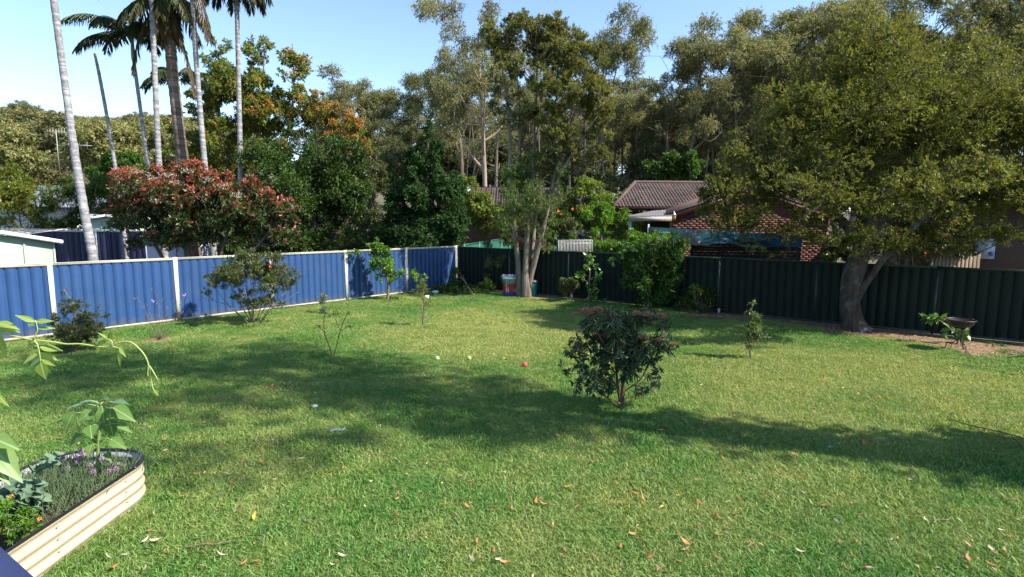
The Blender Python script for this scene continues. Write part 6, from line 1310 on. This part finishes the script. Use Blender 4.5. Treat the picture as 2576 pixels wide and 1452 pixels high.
pts.append(np.column_stack([xx, yy, g.integers(0, 4, n), g.uniform(.8, 1.25, n)])[ok])
n = 900; cy_ = g.uniform(2.6, 21, 150); cx_ = g.uniform(-1, 1, 150)*(cy_+1); k__ = g.integers(0, 150, n); xx = cx_[k__]+g.normal(0, .22, n); yy = cy_[k__]+g.normal(0, .22, n); ok = lawn_in(xx, yy, .1) & ~((xx > bx0-.05) & (xx < bx1+.05) & (yy < by1+.05))
pts.append(np.column_stack([xx, yy, g.integers(4, 6, n), g.uniform(.4, .85, n)])[ok])
for c_, k, s in ((G(1065, 823), 12, .9), (G(838, 902), 8, .8), (G(640, 817), 16, 1.0), (G(1567, 1031), 8, .8), (G(1886, 905), 8, .9), (G(1155, 848), 8, .9), (G(978, 757), 8, .8), (G(1189, 757), 8, 1.0), (G(812, 797), 8, .8)):
    o_ = g.normal(0, .12, (k, 2)); pts.append(np.column_stack([c_[:2]+o_, g.integers(4, 6, k), g.uniform(.8, 1.2, k)*s]))
t_ = np.arange(0, 8*BAY, .13); nb_ = np.array([-BLUE_D[1], BLUE_D[0]]); nb_ = nb_ if nb_ @ (-CORNER[:2]) > 0 else -nb_
pts.append(np.column_stack([CORNER[:2]+BLUE_D[:2]*t_[:, None]+nb_*(.16+.1*g.random((len(t_), 1))), g.integers(4, 6, len(t_)), g.uniform(.25, .75, len(t_))]))
q = rr(.06, 40); i_ = g.choice(len(q), 150); pts.append(np.column_stack([q[i_]+g.normal(0, .025, (150, 2)), g.integers(4, 6, 150), g.uniform(.55, .95, 150)]))
q = np.column_stack([np.full(90, bx1+.07), np.linspace(2.6, by1-.4, 90)]); pts.append(np.column_stack([q+g.normal(0, .03, (90, 2)), g.integers(4, 6, 90), g.uniform(.55, 1.0, 90)]))
PT = np.concatenate(pts); n = len(PT)
me = bpy.data.meshes.new('lawn_grass'); me.vertices.add(n); me.vertices.foreach_set('co', np.column_stack([PT[:, :2], np.full(n, .004)]).astype(np.float32).ravel())
for nm, ty, v in (('idx', 'INT', PT[:, 2].astype(np.int32)), ('scl', 'FLOAT', PT[:, 3].astype(np.float32)), ('rot', 'FLOAT', (g.random(n)*6.283).astype(np.float32))):
    me.attributes.new(nm, ty, 'POINT').data.foreach_set('value', v)
go = bpy.data.objects.new('lawn_grass', me); COL.objects.link(go); tag(go, 'short mown grass blades covering the lawn', 'grass', kind='stuff')
ng = bpy.data.node_groups.new('grass_scatter', 'GeometryNodeTree'); ng.interface.new_socket('Geometry', in_out='INPUT', socket_type='NodeSocketGeometry'); ng.interface.new_socket('Geometry', in_out='OUTPUT', socket_type='NodeSocketGeometry')
gi, gout = ng.nodes.new('NodeGroupInput'), ng.nodes.new('NodeGroupOutput'); ci = ng.nodes.new('GeometryNodeCollectionInfo'); ci.inputs['Collection'].default_value = pc_; ci.inputs['Separate Children'].default_value = True; ci.inputs['Reset Children'].default_value = True
ip = ng.nodes.new('GeometryNodeInstanceOnPoints'); ip.inputs['Pick Instance'].default_value = True
def named(nm, ty):
    a = ng.nodes.new('GeometryNodeInputNamedAttribute'); a.data_type = ty; a.inputs['Name'].default_value = nm
    return [s for s in a.outputs if s.enabled and s.name == 'Attribute'][0]
cx = ng.nodes.new('ShaderNodeCombineXYZ'); ng.links.new(named('rot', 'FLOAT'), cx.inputs[2])
ng.links.new(gi.outputs[0], ip.inputs['Points']); ng.links.new(ci.outputs[0], ip.inputs['Instance']); ng.links.new(named('idx', 'INT'), ip.inputs['Instance Index']); ng.links.new(cx.outputs[0], ip.inputs['Rotation']); ng.links.new(named('scl', 'FLOAT'), ip.inputs['Scale']); ng.links.new(ip.outputs[0], gout.inputs[0])
md_ = go.modifiers.new('scatter', 'NODES'); md_.node_group = ng
for i, (c_, r_) in enumerate(BARE):
    a = np.arange(22)/22*6.283; rr_ = r_*1.15*(1+g.normal(0, .12, 22)); o = obj('bare_soil', np.column_stack([c_[0]+rr_*np.cos(a), c_[1]+rr_*np.sin(a)*.8, np.full(22, .009)]), [np.arange(22)[None, :]], M['litter'])
    tag(o, ['bare soil ring under the tiered needle shrub', 'bare soil ring under the dead plant', 'bare soil at the foot of the eucalyptus shrub', 'bare soil ring under the citrus tree', 'bare soil spot under the forked sapling'][i], 'soil', kind='structure')

# ------------------------------------------------------------------ fallen leaves
def flat_leaf(seed, prof, curl):
    g = np.random.default_rng(seed); V, F = leaf_unit(prof, fold=g.uniform(-.3, .5), bend=0, n=6); t = V[:, 1]; V[:, 2] += curl*(t-.5)**2; V[:, 0] += .12*np.sin(t*3)*g.uniform(-1, 1); return V-[0, .5, 0], F
kinds = []
for nm, c1, c2 in (('curled orange brown fallen leaf lying on the lawn', (.42, .15, .045), (.55, .24, .08)), ('pale tan fallen leaf lying on the lawn', (.42, .33, .24), (.58, .48, .38)), ('yellow fallen leaf lying on the lawn', (.62, .36, .04), (.68, .44, .06)), ('dull reddish fallen leaf lying on the lawn', (.26, .10, .06), (.36, .16, .10))):
    mt_ = leafmat_o('fallen_'+nm.split()[0], c1, c2, trans=.15, rough=.6); kinds.append((nm, [make_mesh('fallen_leaf', *flat_leaf(s, pr, cu), mt_, smooth=True) for s, pr, cu in ((1, LONG, .5), (2, LANCE, .8), (3, [.03, .07, .06, .08, .05, .02, 0], .6))]))
cnt = 0
while cnt < 285:
    px, py = g.uniform(-20, 2600), 880+575*g.random()**.75; p = G(px, py)
    if not lawn_in(p[0], p[1], .3) or (bx0-.1 < p[0] < bx1+.1 and p[1] < by1+.1): continue
    k = g.choice(4, p=[.55, .22, .03, .20]); lb, ms_ = kinds[k]; me_ = ms_[g.integers(3)]; L_ = g.uniform(.045, .10)
    o = inst('fallen_leaf', me_, None, Matrix.Translation((p[0], p[1], .052+.014*g.random())) @ Matrix.Rotation(g.uniform(0, 6.28), 4, 'Z') @ Matrix.Rotation(g.normal(0, .3), 4, 'X') @ Matrix.Rotation(g.normal(0, .4), 4, 'Y') @ Matrix.Scale(L_, 4)); tag(o, lb, 'leaf', 'fallen leaves on the lawn'); cnt += 1
# fine litter further back and on the mulch
def litter(name, label, P, L, mat):
    n = len(P); lf = np.column_stack([g.random((n, 2)), np.zeros(n)]); D = norm(np.column_stack([g.normal(size=(n, 2)), g.normal(0, .15, n)])); V, F, l2 = leaf_geo(P, D, norm(g.normal(size=(n, 3))*.4+[0, 0, 1]), L*g.uniform(.5, 1.2, n), L*.28, 'd', lf); o = obj(name, V, F, mat, None, l2); tag(o, label, 'leaf litter', kind='stuff')
lm_ = leafmat('litter_leaf', (.22, .12, .06), (.48, .33, .20), trans=.1, rough=.7)
P = np.column_stack([g.uniform(-12, 12, 2600), g.uniform(3, 20.5, 2600), np.full(2600, .055)]); P = P[lawn_in(P[:, 0], P[:, 1], .3) & ~((P[:, 0] < bx1+.1) & (P[:, 1] < by1+.1))]; litter('lawn_litter', 'tiny scattered leaf bits over the whole lawn', P[:1500], .055, lm_)
P = np.column_stack([g.uniform(2, 13, 14000), g.uniform(9, 20, 14000), np.full(14000, .02)]); k_ = np.zeros(len(P), bool)
for Q in MULCH: k_ |= in_poly(P[:, 0], P[:, 1], Q)
litter('mulch_litter', 'brown leaf litter lying on the mulch strips', P[k_], .07, lm_)
for lb, px, py, L_, mt_, nm in (('grey strip of bark lying on the shaded lawn', 848, 1094, .16, paint('grey_bark', (.16, .18, .20), .8), 'bark_strip'), ('thin pale fallen twig on the near lawn', 520, 1388, .34, BK['twig'], 'fallen_twig'), ('pale fallen twig at the bottom right of the lawn', 2370, 1325, .22, BK['twig'], 'fallen_twig')):
    p = G(px, py); q = spline([p+[-L_/2, -.03, .05], p+[-.03, .015, .058], p+[.05, .02, .05], p+[L_/2, .05, .062]], 10); V, F = tube(q, .016 if nm == 'bark_strip' else .005, 6); 
    tag(obj(nm, V, F, mt_, smooth=True), lb, 'twig' if nm != 'bark_strip' else 'bark')
for lb, px, py, s in (('white stone lying in the lawn near the left', 792, 1030, .05), ('small white stone in the far lawn', 1240, 752, .03)):
    V, F = lathe([(.1, 0), (.8, .1), (.9, .4), (.5, .75), (.02, .8)], 9); V = V*s+norm(V+1e-5)*g.normal(0, .004, (len(V), 1)); tag(obj('stone', V+G(px, py)+[0, 0, .03], F, paint('pale_stone', (.40, .40, .40), .8), smooth=True), lb, 'stone')
